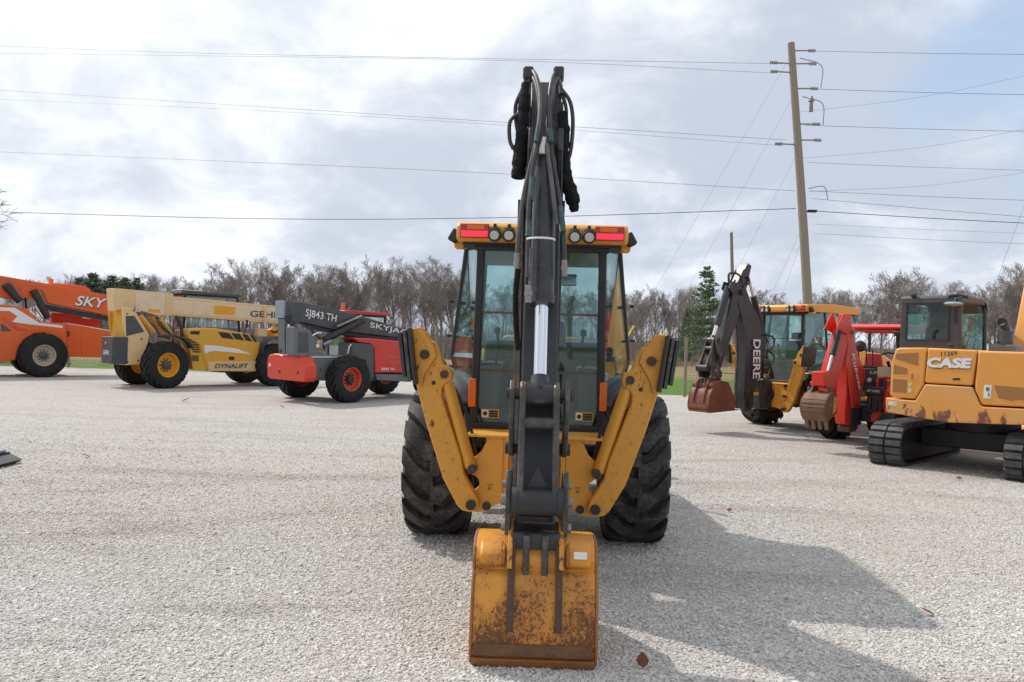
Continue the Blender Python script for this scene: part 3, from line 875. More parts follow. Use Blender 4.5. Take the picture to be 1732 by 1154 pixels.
LG = 'wires left of the tall pole'
wl = [([(-120, 73), (300, 89), (866, 100), (1325, 108)], .011, 'topmost thin wire running left from the tall pole'),
      ([(-120, 89), (300, 94), (866, 103), (1312, 124)], .010, 'second thin wire from the top, left of the tall pole'),
      ([(-120, 145), (430, 180), (866, 208), (1330, 237)], .011, 'third wire from the top, left of the tall pole'),
      ([(-120, 163), (430, 187), (866, 213), (1326, 247)], .008, 'fourth wire from the top, left of the tall pole'),
      ([(-120, 252), (430, 275), (866, 295), (1345, 323)], .012, 'fifth wire from the top, left of the tall pole'),
      ([(-120, 355), (430, 370), (866, 368), (1346, 353)], .020, 'thick black cable, lowest line left of the tall pole')]
for k, (pts, r, lb) in enumerate(wl):
    line('power_line', [(x, y, PD + (x < 1300) * (1366 - x) * .004 + .1) for x, y in pts], r, MT['cable'] if k == 5 else MT['wire'], lb, 'wire', LG)
wr = [((1352, 86), (1760, 92.5), .012, 'topmost wire running right from the tall pole'),
      ((1356, 150), (1760, 161), .013, 'second wire from the top, right of the tall pole'),
      ((1362, 212), (1760, 223), .013, 'third wire from the top, right of the tall pole'),
      ((1366, 275), (1760, 289), .010, 'fourth wire from the top, right of the tall pole'),
      ((1370, 323), (1760, 340), .012, 'fifth wire from the top, right of the tall pole'),
      ((1374, 336), (1760, 369), .012, 'sixth wire from the top, right of the tall pole'),
      ((1376, 357), (1760, 379), .019, 'thick dark cable running right from the black splice case'),
      ((1374, 379), (1760, 396), .007, 'faint wire second from the bottom, right of the tall pole'),
      ((1376, 395), (1760, 414), .009, 'lowest wire running right from the tall pole')]
for a_, b_, r, lb in wr:
    line('power_line', [(a_[0], a_[1], PD), ((a_[0] + b_[0]) / 2, (a_[1] + b_[1]) / 2 + 1.0, PD - .6), (b_[0], b_[1], PD - 1.2)], r, MT['cable'] if r > .015 else MT['wire'], lb, 'wire', 'wires right of the tall pole')
for a_, b_, lb in (((1352, 190), (1780, 118), 'upper faint wire rising from the tall pole to the right edge'), ((1358, 268), (1780, 210), 'middle faint wire rising from the tall pole to the right edge'), ((1368, 324), (1780, 285), 'lower faint wire rising from the tall pole to the right edge')):
    line('power_line', [(a_[0], a_[1], PD), ((a_[0] + b_[0]) / 2, (a_[1] + b_[1]) / 2 + 9, PD + 1), (b_[0], b_[1], PD + 2)], .0075, MT['wire'], lb, 'wire', 'rising wires right of the tall pole')


def guy(a_, g0, g1, ga, D0, D1, lb, guard):
    root = empty('guy_wire', (0, 0, 0), 0, lb, 'wire', 'guy wires of the tall pole')
    p0, p1 = U(*a_, D0), U(*ga, D1)
    root.location = p1
    mesh_obj('strand', B().cyl(p0 - p1, (0, 0, 0), .0032, None, 5), MT['wire'], root)
    if guard:
        d = (p0 - p1)
        mesh_obj('guard', B().cyl(d * guard[0], d * guard[1], .032, .028, 8), MT['guard'], root)


guy((1334, 100), 0, 0, (1012, 655), 24, 24.5, 'guy wire with yellow guard slanting down beside the cab', (.10, .19))
guy((1340, 165), 0, 0, (1082, 640), 24, 25, 'second guy wire whose yellow guard tip shows over the stabiliser pad', (.04, .17))
guy((1347, 262), 0, 0, (1140, 665), 24, 25.5, 'middle faint guy wire left of the tall pole', None)
guy((1357, 385), 0, 0, (1225, 672), 24, 26, 'lowest guy wire from the tall pole behind the black boom', None)
guy((1360, 395), 0, 0, (1262, 672), 24, 26, 'short guy wire closest to the foot of the tall pole', None)
root = empty('guy_wire', U(1640, 600, 60), 0, 'thin guy wire slanting up at the right edge above the trees', 'wire')
mesh_obj('strand', B().cyl((0, 0, 0), U(1790, 190, 60) - U(1640, 600, 60), .012, None, 5), MT['wire'], root)
p0, p1 = U(1237, 394, 60), U(1243, 612, 60)
root = empty('utility_pole', (p1.x, p1.y, 0), 0, 'distant thin wooden pole rising behind the black digger boom', 'utility pole')
p1.z = -.2
OO = Vector((p1.x, p1.y, 0))
mesh_obj('pole', B().cyl(p1 - OO, p0 - OO, .15, .11, 12), MT['pole'], root)
mesh_obj('pole_cap', B().cyl(p0 - OO, p0 - OO + Vector((0, 0, .08)), .12, .08, 10), MT['steel'], root)

# ================================================================== wheels
_tyres = {}


def tyre_b(Rr, W, rim, nl, lug=0.045, hw=0.05, sweep=0.40, seg=48, notch=True):
    """ribbed off-road tyre about the x axis, centred on the origin"""
    b = B()
    Rc = Rr - lug
    prof = [(rim, -.40 * W), (rim + .025, -.46 * W), ((rim + Rc) / 2, -.5 * W), (Rc - .05, -.485 * W), (Rc - .012, -.44 * W), (Rc, -.30 * W), (Rc + .004, 0)]
    prof = prof + [(r, -h) for r, h in prof[-2::-1]]
    b.lathe(prof, (0, 0, 0), 'x', seg)
    for s in (-1, 1):
        for i in range(nl):
            t0 = 2 * math.pi * (i + (.5 if s > 0 else 0)) / nl
            P = []
            for k, (t, h) in enumerate(((-.05, 0), (.22, 0), (.45, .0), (.72, -.002), (.90, -.012), (1.0, -.035), (1.03, -.10))):
                x = s * W * (.0 + .485 * min(t, 1.0)) if t <= 1 else s * W * .502
                st = (0 if t < .3 else (t - .3) / .7) * sweep * (1 if not notch else 1) + (.06 if (notch and t > .3) else 0) * 0
                w = hw * (1.15 if t < .35 else .92 if t < .8 else 1.05) / Rr
                P.append((x, t0 - st, Rr + h, w))
            o = len(b.v); n = len(P)
            for x, a, ro, w in P:
                rb = min(Rc - .01, ro - .02)
                for rr_, aa in ((rb, a - w * 1.25), (ro, a - w), (ro, a + w), (rb, a + w * 1.25)):
                    b.v.append((x, -rr_ * math.sin(aa), rr_ * math.cos(aa)))
            for k in range(n - 1):
                for q in range(3):
                    f = (o + k * 4 + q, o + k * 4 + q + 1, o + (k + 1) * 4 + q + 1, o + (k + 1) * 4 + q)
                    b.f.append(f if s > 0 else f[::-1])
            b.f.append((o, o + 3, o + 2, o + 1) if s > 0 else (o, o + 1, o + 2, o + 3))
    return b


def wheel(V, x, y, Rr, W, rim, nl, tmat, rmat, side, steer=0.0, lug=.045, hubmat=None, sweep=.4, hw=.05, nb=10, parent=None):
    """tyre with its rim (side=+1: the dished face looks to +x)"""
    key = (Rr, W, rim, nl, lug)
    if key not in _tyres:
        b = tyre_b(Rr, W, rim, nl, lug, hw, sweep)
        me = bpy.data.meshes.new('tyre'); me.from_pydata(b.v, [], b.f); me.update()
        me.polygons.foreach_set('use_smooth', [True] * len(me.polygons)); me.set_sharp_from_angle(angle=R(35))
        me.materials.append(tmat); _tyres[key] = me
    t = bpy.data.objects.new('tyre', _tyres[key]); scene.collection.objects.link(t)
    t.parent = parent or V.root; t.location = (x, y, Rr - .012); t.rotation_euler = (random.uniform(0, 6), 0, steer)
    if side < 0: t.rotation_euler = (random.uniform(0, 6), 0, steer)
    s = side
    b = B().lathe([(rim + .02, .40 * W * s), (rim - .01, .42 * W * s), (rim - .03, .36 * W * s), (rim * .86, .10 * W * s), (rim * .55, .06 * W * s), (rim * .42, .10 * W * s), (rim * .40, .10 * W * s), (0.0, .10 * W * s)], (0, 0, 0), 'x', 32)
    b.lathe([(rim + .01, -.40 * W * s), (rim - .02, -.36 * W * s), (rim * .8, 0), (0, 0)], (0, 0, 0), 'x', 24)
    r = mesh_obj('rim', b, rmat, t, smooth=40)
    hb = B().lathe([(rim * .40, .06 * W * s), (rim * .36, .26 * W * s), (rim * .30, .30 * W * s), (0, .30 * W * s)], (0, 0, 0), 'x', 18)
    for k in range(nb):
        a = 2 * math.pi * k / nb
        c = (0, rim * .50 * math.cos(a), rim * .50 * math.sin(a))
        hb.cyl((.06 * W * s, c[1], c[2]), (.15 * W * s, c[1], c[2]), .022, None, 6)
    mesh_obj('hub', hb, hubmat or MT['steel_dark'], t, smooth=40)
    return t


def pin(b, p, r, y0, y1, seg=14):
    b.cyl((p[0], y0, p[1]), (p[0], y1, p[1]), r, None, seg)


# ================================================================== backhoe loader (used for both yellow machines)
def backhoe(V, o):
    root = V.root
    Y = MT['yellow']
    # ---- running gear
    for s in (-1, 1):
        wheel(V, s * .79, 0, .60, .49, .31, 16, MT['tyre'], Y, s, hubmat=Y, hw=.064, lug=.06, sweep=.34)
        wheel(V, s * .78, 2.15, .42, .32, .21, 16, MT['tyre'], Y, s, hubmat=Y, lug=.03, hw=.04)
    V.part('rear_axle', B().cyl((-.6, 0, .6), (.6, 0, .6), .11, None, 14).lathe([(.001, -.2), (.17, -.15), (.2, 0), (.17, .15), (.001, .2)], (0, 0, .6), 'x', 16), MT['black'])
    V.part('front_axle', B().box(-.7, .7, 2.08, 2.22, .36, .5), MT['black'], .02)
    V.part('chassis', B().box(-.32, .32, -.86, 2.6, .62, .86).box(-.20, .20, .3, 1.4, .42, .62), MT['black'], .02)
    # ---- engine hood, loader arms and loader bucket in front
    V.part('engine_hood', B().prism([(1.15, .86), (2.95, .86), (3.0, 1.0), (2.95, 1.42), (2.6, 1.55), (1.15, 1.66)], 'x', -.40, .40), Y, .05, seg=3)
    V.part('front_grille', B().box(-.34, .34, 2.985, 3.02, .9, 1.36), MT['black'], .01)
    V.part('exhaust_pipe', B().tube([(.28, 2.2, 1.5), (.28, 2.2, 2.0), (.30, 2.12, 2.08)], .035, 10, 4), MT['black'])
    for s in (-1, 1):
        V.part('loader_arm', B().prism([(1.0, 1.35), (1.25, 1.52), (2.6, 1.30), (3.4, .55), (3.55, .32), (3.4, .26), (2.45, 1.05), (1.05, 1.2)], 'x', s * .50, s * .60), Y, .012)
    V.part('loader_bucket', B().prism([(3.5, .1), (3.45, .75), (3.6, .82), (4.2, .12), (4.15, .06), (3.65, .1), (3.58, .68)], 'x', -1.08, 1.08).box(-1.1, -1.07, 3.48, 4.2, .07, .45).box(1.07, 1.1, 3.48, 4.2, .07, .45), MT['yellow_worn'], .008)
    # ---- fenders and steps
    for s in (-1, 1):
        rows = []
        for k in range(9):
            a = R(138 - 15 * k)
            yy, zz = -.02 + .74 * math.cos(a), .60 + .70 * math.sin(a)
            rows.append([(s * x, yy, zz + (0.05 if x < .8 else 0)) for x in (.50, .62, .72, .80)])
        V.part('fender', B().grid(rows), MT['plastic'], .008, thick=.03)
        # lower cab corner skirt that falls from the window to the frame
        V.part('cab_skirt', B().prism([(-.49, .86), (-.49, 1.0), (-.10, 1.30), (.85, 1.30), (.85, .86)], 'x', s * .50, s * .57), MT['plastic'], .02)
        for z in (.42, .70):
            V.part('step', B().box(s * .55, s * .80, .95, 1.2, z, z + .04), MT['black'], .01)
    # ---- cab
    hz, zt = .485, 2.335
    f = B()
    f.box(-.53, .53, -.56, 1.0, .865, .97)
    for s in (-1, 1):
        f.prism([(s * .455, .96), (s * .515, .96), (s * .495, zt), (s * .435, zt)], 'y', -.545, -.48)
        f.prism([(s * .705, 1.46), (s * .74, 1.46), (s * .65, 2.36), (s * .615, 2.36)], 'y', -.07, -.015)
        f.prism([(s * .71, 1.50), (s * .74, 1.46), (s * .61, .96), (s * .58, .98)], 'y', -.07, -.015)
        f.prism([(s * .60, .96), (s * .655, .96), (s * .60, 2.36), (s * .55, 2.36)], 'y', 1.02, 1.10)
        f.box(s * .60, s * .655, .50, .56, .97, 2.36)
    f.box(-.52, .52, -.55, -.475, 2.29, 2.36)
    f.box(-.62, .62, -.50, 1.10, 2.345, 2.37)
    f.box(-.62, .62, 1.02, 1.09, .97, 1.2)
    V.part('cab_frame', f, MT['black'], .012)
    rw = V.part('rear_window', B().prism([(-.465, .97), (.465, .97), (.445, 2.30), (-.445, 2.30)], 'y', -.518, -.512), MT['glass'])
    for z in (1.37, 1.815):
        V.part('window_bar', B().box(-.45, .45, -.535, -.520, z - .008, z + .008), MT['bar_brown'], parent=rw)
    for s in (-1, 1):
        g = [(s * .515, -.515, 1.0), (s * .60, -.05, 1.0), (s * .715, -.05, 1.5), (s * .515, -.515, 1.5)]
        b = B().add([(s * .513, -.512, .98), (s * .60, -.05, .98), (s * .73, -.05, 1.46), (s * .505, -.512, 1.46), (s * .632, -.05, 2.35), (s * .495, -.512, 2.33)], [(0, 1, 2, 3), (3, 2, 4, 5)])
        V.part('corner_window', b, MT['glass_side'], smooth=0, thick=.006)
        b = B().add([(s * .60, -.03, 1.28), (s * .64, 1.05, 1.28), (s * .70, 1.05, 1.5), (s * .715, -.03, 1.5), (s * .59, 1.05, 2.35), (s * .622, -.03, 2.35)], [(0, 1, 2, 3), (3, 2, 4, 5)])
        V.part('side_window', b, MT['glass'], smooth=0, thick=.006)
    V.part('windshield', B().prism([(-.60, 1.2), (.60, 1.2), (.57, 2.34), (-.57, 2.34)], 'y', 1.05, 1.056), MT['glass'])
    # ---- roof
    rf = V.part('roof', B().prism([(-.64, 2.345), (-.665, 2.37), (-.665, 2.455), (-.62, 2.492), (.3, 2.53), (1.1, 2.50), (1.22, 2.44), (1.20, 2.36), (.9, 2.345)], 'x', -.645, .645), Y, .03, seg=3)
    V.part('roof_lining', B().box(-.60, .60, -.58, 1.1, 2.325, 2.35), MT['black'], parent=rf)
    for s in (-1, 1):
        tl = V.part('tail_light', B().box(s * .395, s * .615, -.685, -.66, 2.365, 2.472), MT['red_lens_dark'], .006)
        V.part('lit_lens', B().box(s * .405, s * .605, -.692, -.680, 2.374, 2.418), MT['red_lens'] if o['main'] else MT['red_lens_dark'], .004, parent=tl)
        V.part('amber_lens', B().box(s * .43, s * .56, -.690, -.680, 2.428, 2.462), MT['amber'], .004, parent=tl)
        for x in (.245, .352):
            wl_ = V.part('work_light', B().cyl((s * x, -.62, 2.40), (s * x, -.725, 2.383), .052, .050, 16).box(s * x - .012, s * x + .012, -.69, -.65, 2.42, 2.475).box(s * x - .035, s * x + .035, -.70, -.655, 2.425, 2.445), MT['black'], .004)
            V.part('lens', B().cyl((s * x, -.722, 2.383), (s * x, -.735, 2.381), .036, .031, 16), MT['lens'], parent=wl_)
        sl = V.part('side_lamp', B().box(-.035, .035, -.05, .05, -.05, .05).xf(Matrix.Translation((s * .668, -.55, 2.392)) @ Matrix.Rotation(s * -.5, 4, 'Y')), MT['black'], .012)
        V.part('roof_corner_cap', B().box(s * .60, s * .675, -.54, -.40, 2.305, 2.36), Y, .012)
        V.part('marker_light', B().box(s * .47, s * .525, -.585, -.545, 1.09, 1.305), MT['amber'], .006)
        dc = V.part('warning_decal', B().box(s * .36 - .068, s * .36 + .068, -.524, -.5205, 1.005, 1.072), MT['gyellow'])
        V.part('decal_panel', B().box(s * .36 - .062, s * .36 - .014, -.527, -.5245, 1.011, 1.066), MT['white'], parent=dc)
        b = B()
        for k in range(3): b.box(s * .36 - .008, s * .36 + .060, -.527, -.5245, 1.012 + .0185 * k, 1.026 + .0185 * k)
        V.part('decal_text', b, MT['print_black'], parent=dc)
        b = B().lathe([(0.001, 0), (.017, 0)], (s * .36 - .038, -.5285, 1.038), 'y', 12)
        V.part('decal_symbol', b, MT['print_black'], parent=dc)
        V.part('bolt', B().cyl((s * .40, -.57, .915), (s * .40, -.556, .915), .012, None, 8), MT['steel'])
        V.part('hinge', B().box(s * .725, s * .76, -.06, -.02, 1.90, 1.925).box(s * .735, s * .775, -.06, -.02, 1.62, 1.64), MT['black'], .004)
    # ---- cab interior
    st = V.part('seat', B().box(-.24, .24, -.05, .42, 1.10, 1.24).prism([(-.24, 1.2), (.24, 1.2), (.20, 1.78), (-.20, 1.78)], 'y', -.10, .05), MT['seat'], .05, seg=3)
    V.part('headrest', B().box(-.12, .12, -.08, .02, 1.80, 1.95), MT['seat'], .04, parent=st)
    V.part('seat_base', B().box(-.18, .18, .0, .36, .95, 1.1), MT['black'], .02, parent=st)
    V.part('console', B().box(-.50, -.30, -.2, .6, .97, 1.42).box(.30, .50, -.2, .5, .97, 1.40), MT['plastic'], .03)
    V.part('dashboard', B().prism([(.86, .97), (.80, 1.40), (.90, 1.60), (1.03, 1.64), (1.03, .97)], 'x', -.54, .54), MT['plastic'], .02)
    V.part('cab_floor', B().box(-.52, .52, -.48, 1.0, .975, .99), MT['black'])
    b = B(); ring = [(math.cos(t) * .19, .64 + math.sin(t) * .06, 1.56 + math.sin(t) * .17) for t in np.linspace(0, 2 * math.pi, 21)]
    b.tube(ring, .016, 6, 1).cyl((0, .64, 1.56), (0, .86, 1.40), .03, None, 10)
    V.part('steering_wheel', b, MT['black'])
    b = B().tube([(-.36, -.1, 1.40), (-.34, -.14, 1.56), (-.35, -.16, 1.66)], .012, 6, 3).tube([(.36, -.1, 1.40), (.34, -.14, 1.56), (.35, -.16, 1.66)], .012, 6, 3)
    for s in (-1, 1): b.lathe([(.001, -.035), (.024, -.02), (.026, .02), (.001, .035)], (s * .35, -.16, 1.68), 'z', 10)
    V.part('control_lever', b, MT['black'])
    V.part('rear_view_mirror', B().box(.10, .31, .86, .89, 2.13, 2.24), MT['mirror'], .012)
    # ---- swing frame
    half = [(.06, .912), (.33, .912), (.385, .80), (.47, .72), (.495, .674), (.475, .637), (.43, .628), (.395, .598), (.39, .555), (.43, .514), (.49, .43), (.47, .37), (.42, .363), (.34, .366), (.27, .421), (.21, .441), (.10, .45)]
    for s in (-1, 1):
        pl = V.part('swing_frame_plate', B().prism([(s * x, z) for x, z in half], 'y', -.935, -.885), Y, .008)
        V.part('frame_rib', B().box(s * .185, s * .205, -.965, -.934, .45, .905).box(s * .225, s * .232, -.942, -.934, .46, .90), Y, .004, parent=pl)
        b = B(); pin(b, (s * .44, .683), .032, -1.03, -.86); pin(b, (s * .44, .43), .036, -1.03, -.86)
        V.part('pivot_pin', b, MT['steel_dark'], parent=pl)
        b = B(); pin(b, (s * .335, .412), .030, -.95, -.93); V.part('frame_hole', b, MT['black'], parent=pl)
        V.part('stencil_mark', B().box(s * .315 - .022, s * .315 + .022, -.938, -.9355, .565, .568).box(s * .315 - .012, s * .315 + .010, -.938, -.9355, .53, .534).box(s * .315 - .012, s * .315 - .008, -.938, -.9355, .53, .556).box(s * .315 + .006, s * .315 + .010, -.938, -.9355, .53, .556), MT['print_black'], parent=pl)
        V.part('frame_web', B().box(s * .30, s * .33, -.885, -.2, .5, .86), Y, .01, parent=pl)
    V.part('frame_shelf', B().box(-.49, .49, -.96, -.57, .905, .925), Y, .006)
    V.part('frame_core', B().box(-.30, .30, -.885, -.5, .52, .86), MT['black'], .02)
    b = B().lathe([(.0, -.02), (.15, -.02), (.155, 0), (.14, .01), (.135, -.01)], (0, -.938, .70), 'y', 28, cap=True)
    V.part('centre_opening', b, MT['black'])
    V.part('swing_hose', B().tube([(-.12, -.95, .62), (-.15, -1.02, .56), (-.10, -1.1, .50)], .016, 8, 4).tube([(.10, -.95, .80), (.15, -1.0, .72), (.12, -1.08, .60)], .016, 8, 4), MT['hose'])
    # ---- stabilisers, folded up
    arm = [(.449, .374), (.506, .386), (.54, .42), (.647, .609), (.777, .99), (.854, 1.255), (.883, 1.447), (.837, 1.573), (.753, 1.584), (.718, 1.555), (.666, 1.419), (.617, 1.396), (.597, 1.353), (.606, 1.303), (.649, 1.28), (.671, 1.248), (.669, 1.185), (.525, .782), (.491, .638), (.424, .522), (.396, .485), (.384, .428), (.406, .386)]
    brk = [(.834, 1.679), (.895, 1.669), (.886, 1.588), (.838, 1.254), (.811, 1.267), (.795, 1.345), (.715, 1.477), (.735, 1.549)]
    for s in (-1, 1):
        ar = V.part('stabiliser_arm', B().prism([(s * x, z) for x, z in arm], 'y', -1.005, -.915), MT['yellow_worn'], .010)
        bk = V.part('foot_bracket', B().prism([(s * x, z) for x, z in brk], 'y', -1.025, -1.006).prism([(s * x, z) for x, z in brk], 'y', -.914, -.895), MT['yellow_worn'], .006, parent=ar)
        d = Vector((s * -.055, 0, -.40)).normalized(); n = Vector((s, 0, -.137 * 1)).normalized()
        base = Vector((s * .893, -.96, 1.672))
        for k in range(3):
            b = B()
            c0 = base + n * (.034 * k + .014); hl = (.40 - .03 * k)
            ex = Vector((0, 1, 0)); 
            vv = [c0 + d * a + n * t + ex * yv for a in (.0 + .012 * k, hl) for t in (-.013, .013) for yv in (-.14, .17)]
            b.add(vv, [(0, 1, 3, 2), (4, 6, 7, 5), (0, 4, 5, 1), (2, 3, 7, 6), (0, 2, 6, 4), (1, 5, 7, 3)])
            V.part('foot_pad', b, MT['link'] if k == 1 else MT['boom'], .004, parent=ar, label='layered black rubber stabiliser pad' if k == 0 else None)
        b = B(); pin(b, (s * .658, 1.35), .030, -1.02, -.90); pin(b, (s * .80, 1.487), .034, -1.04, -.88); pin(b, (s * .441, .43), .034, -1.02, -.90)
        V.part('arm_pin', b, MT['rust_bar'], parent=ar)
        b = B(); pin(b, (s * .733, 1.286), .015, -1.009, -1.004); V.part('arm_hole', b, MT['black'], parent=ar)
        A_, C_ = Vector((s * .658, -.955, 1.35)), Vector((s * .457, -.955, .69))
        e = (A_ - C_)
        cy = V.part('stabiliser_cylinder', B().cyl(C_ + e * .0, C_ + e * .90, .045, None, 16).cyl(C_ + e * .30, C_ + e * .312, .0475, None, 16), Y, parent=ar)
        V.part('hose', B().tube([C_ + e * .85 + Vector((-s * .04, .02, 0)), C_ + e * .5 + Vector((-s * .075, .03, 0)), C_ + e * .1 + Vector((-s * .06, .05, 0))], .012, 8, 4), MT['hose'], parent=cy)
    # ================= digging arm, in a frame swung about the post
    SW = Matrix.Translation((0, -1.1, 0)) @ Matrix.Rotation(R(o.get('swing', 0)), 4, 'Z') @ Matrix.Translation((0, 1.1, 0))

    def sp(name, b, mat, bev=0, parent=None, **k):
        return V.part(name, b.xf(SW), mat, bev, parent=parent, **k)
    P = Vector(o['pin']); T = Vector(o['tip'])
    e = (T - P); L = e.length; e.normalize(); n = Vector((e.y, -e.x))
    if n.x > 0: n = -n
    q = lambda s_, t_: tuple(P + e * s_ + n * t_)
    sp('swing_post', B().box(-.10, .10, -1.30, -.93, .42, .98).cyl((0, -1.05, .40), (0, -1.05, 1.0), .09, None, 16), Y if o['main'] else MT['boom'], .02)
    dy = o['boom_dy']
    bp = [(-2.08, 2.78), (-1.86, 2.80), (-1.605, 2.47), (-1.419, 2.256), (-1.181, 1.955), (-1.062, 1.845), (-1.076, 1.646), (-1.215, 1.249), (-1.398, .883), (-1.478, .688), (-1.50, .46), (-1.60, .40), (-1.811, .42), (-1.87, .694), (-1.86, .969), (-1.842, 1.521), (-1.907, 1.987), (-2.10, 2.45)]
    if not o['main']: bp = [(-1.56 + (y + 1.56) * .80 - (.06 if z > 2.3 else 0), z) for y, z in bp]
    hwid = .118 if o['main'] else .10
    bm = sp('boom', B().prism([(y + dy, z) for y, z in bp], 'x', -hwid, hwid), MT['boom'], .012)
    edge = [(y + dy, z) for y, z in bp[11:18]]
    for s in (-1, 1):
        b = B()
        for (a, c) in zip(edge[:-1], edge[1:]):
            b.prism([(a[0] - .012, a[1]), (c[0] - .012, c[1]), (c[0] + .05, c[1]), (a[0] + .05, a[1])], 'x', s * (hwid - .004), s * (hwid + (.035 if s < 0 else .012)))
        sp('edge_flange', b, MT['boom_worn'] if s < 0 else MT['boom'], .003, bm)
    sp('boom_pin', B().cyl((-.15, -1.66 + dy, .55), (.15, -1.66 + dy, .55), .05, None, 16).cyl((-.16, P.x, P.y), (.16, P.x, P.y), .055, None, 16), MT['steel_dark'], parent=bm)
    # stick
    prof = [(-.60, -.06), (-.60, .05), (-.40, .11), (-.02, .19), (.35, .165), (L * .72, .10), (L - .12, .085), (L + .04, .06), (L + .06, -.02), (L + .02, -.07), (L * .6, -.11), (.15, -.15), (-.1, -.12)]
    sk = sp('dipper_stick', B().prism([q(a, t) for a, t in prof], 'x', -.098, .098), MT['boom'], .010)
    b = B()
    for s in (-1, 1):
        b.prism([q(-.45, .10), q(-.42, .13), q(-.02, .215), q(.36, .19), q(.36, .16), q(-.02, .185)], 'x', s * .094, s * .106)
    sp('stick_flange', b, MT['boom'], .003, sk)
    # crowd cylinder behind the stick, along the boom
    a0 = (-1.02 + dy - .05, 1.72); a1 = q(-.55, -.02)
    av, bv = Vector((0, a0[0], a0[1])), Vector((0, a1[0], a1[1]))
    cc = sp('crowd_cylinder', B().cyl(av, av.lerp(bv, .62), .062, None, 18), MT['boom'])
    sp('rod', B().cyl(av.lerp(bv, .6), bv, .034, None, 14), MT['chrome'], parent=cc)
    # bucket cylinder on the stick's outer face
    h0, h1 = q(.02, .285), q(L * .485, .265); r1 = q(L - .60, .262); eye = q(L - .54, .262)
    x3 = lambda p, x=0.0: (x, p[0], p[1])
    bc = sp('bucket_cylinder', B().cyl(x3(h0), x3(h1), .066, None, 22).cyl(x3(q(L * .485 - .04, .265)), x3(q(L * .485 + .012, .265)), .073, .066, 22), MT['boom'])
    sp('rod', B().cyl(x3(h1), x3(r1), .036, None, 20), MT['chrome'], parent=bc)
    sp('rod_eye', B().cyl(x3(q(L - .64, .262)), x3(q(L - .56, .262)), .045, .062, 18).cyl(x3(eye, -.07), x3(eye, .07), .066, None, 20).cyl(x3(q(L - .57, .262)), x3(q(L - .48, .262)), .062, .05, 18), MT['boom'], parent=bc)
    sp('grease_fitting', B().cyl(x3(q(L - .565, .318)), x3(q(L - .565, .332)), .009, None, 8), MT['black'], parent=bc)
    for s in (-1, 1):
        sp('cylinder_mount', B().prism([q(-.12, .16), q(-.06, .35), q(.08, .35), q(.16, .16)], 'x', s * .07, s * .10), MT['boom'], .006, bc)
    # linkage
    for s in (-1, 1):
        gl = [q(L - .60, .30), q(L - .62, .24), q(L - .54, .20), q(L - .40, .10), q(L - .34, .02), q(L - .27, .0), q(L - .25, .06), q(L - .34, .20), q(L - .46, .31), q(L - .54, .335)]
        lnk = sp('guide_link', B().prism(gl, 'x', s * .128, s * .156), MT['link'], .006)
        b = B().cyl(x3(eye, s * .10), x3(eye, s * .172), .030, None, 12).cyl(x3(q(L - .30, .03), s * .09), x3(q(L - .30, .03), s * .175), .034, None, 12)
        sp('link_pin', b, MT['steel_dark'], parent=lnk)
        hl = [q(L - .60, .30), q(L - .60, .22), q(L - .50, .20), q(L - .36, .235), q(L - .12, .25), q(L + .04, .21), q(L + .08, .27), q(L + .02, .33), q(L - .15, .315), q(L - .36, .31), q(L - .47, .34), q(L - .56, .335)]
        pl = [(s * .078, s * .122, hl)]
        sp('bucket_link', B().prism(hl, 'x', s * .070, s * .104), MT['link'], .010)
    c0 = q(L - .38, .28); c1 = q(L + .02, .27)
    sp('link_cross_tube', B().cyl(x3(c0, -.08), x3(c0, .08), .034, None, 14), MT['link'])
    sp('link_recess_dark', B().prism([q(L - .50, .135), q(L - .02, .135), q(L - .02, .15), q(L - .50, .15)], 'x', -.099, .099), MT['black'])  # black sheet painting in the dark recess between the link plates
    sp('link_gusset', B().prism([(-.070, T.y + .10), (.070, T.y + .10), (.0, T.y + .24)], 'y', T.x - .235, T.x - .225), MT['boom'])
    sp('link_boss', B().cyl(x3(c1, -.124), x3(c1, .124), .066, None, 20).cyl(x3(c1, -.128), x3(c1, -.10), .072, None, 20).cyl(x3(c1, .10), x3(c1, .128), .072, None, 20), MT['black'])
    # quick coupler
    W = lambda y, z: (T.x + y, T.y + z)
    for s in (-1, 1):
        cp = [W(-.16, .21), W(-.09, .20), W(.08, .02), W(.10, -.06), W(.02, -.12), W(-.19, -.12), W(-.22, -.02), W(-.215, .12)]
        c_ = sp('coupler_plate', B().prism(cp, 'x', s * .128, s * .160), MT['link'], .008)
        b = B().cyl(x3(W(-.12, .05), s * .15), x3(W(-.12, .05), s * .185), .030, None, 12).cyl(x3(W(-.15, -.08), s * .15), x3(W(-.15, -.08), s * .18), .024, None, 12).cyl(x3(W(-.06, .12), s * .15), x3(W(-.06, .12), s * .18), .020, None, 10)
        sp('coupler_pin', b, MT['steel'], parent=c_)
        sp('coupler_prong', B().prism([W(-.255, -.10), W(-.215, -.10), W(-.215, -.26), W(-.235, -.335), W(-.265, -.335), W(-.27, -.26)], 'x', s * .047 - .016, s * .047 + .016), MT['link'], .005, c_)
    sp('coupler_body', B().prism([W(-.225, -.09), W(-.235, -.12), W(-.215, -.22), W(-.10, -.24), W(.04, -.20), W(.06, -.10)], 'x', -.126, .126), MT['boom'], .012)
    sp('coupler_bar', B().cyl(x3(W(-.12, -.235), -.12), x3(W(-.12, -.235), .12), .03, None, 12), MT['rust_bar'])
    # bucket
    bmat, bar = o['bucket'], o['bar']
    oy, oz = T.x + 2.45, T.y - .73
    bw = o.get('bw', .30)
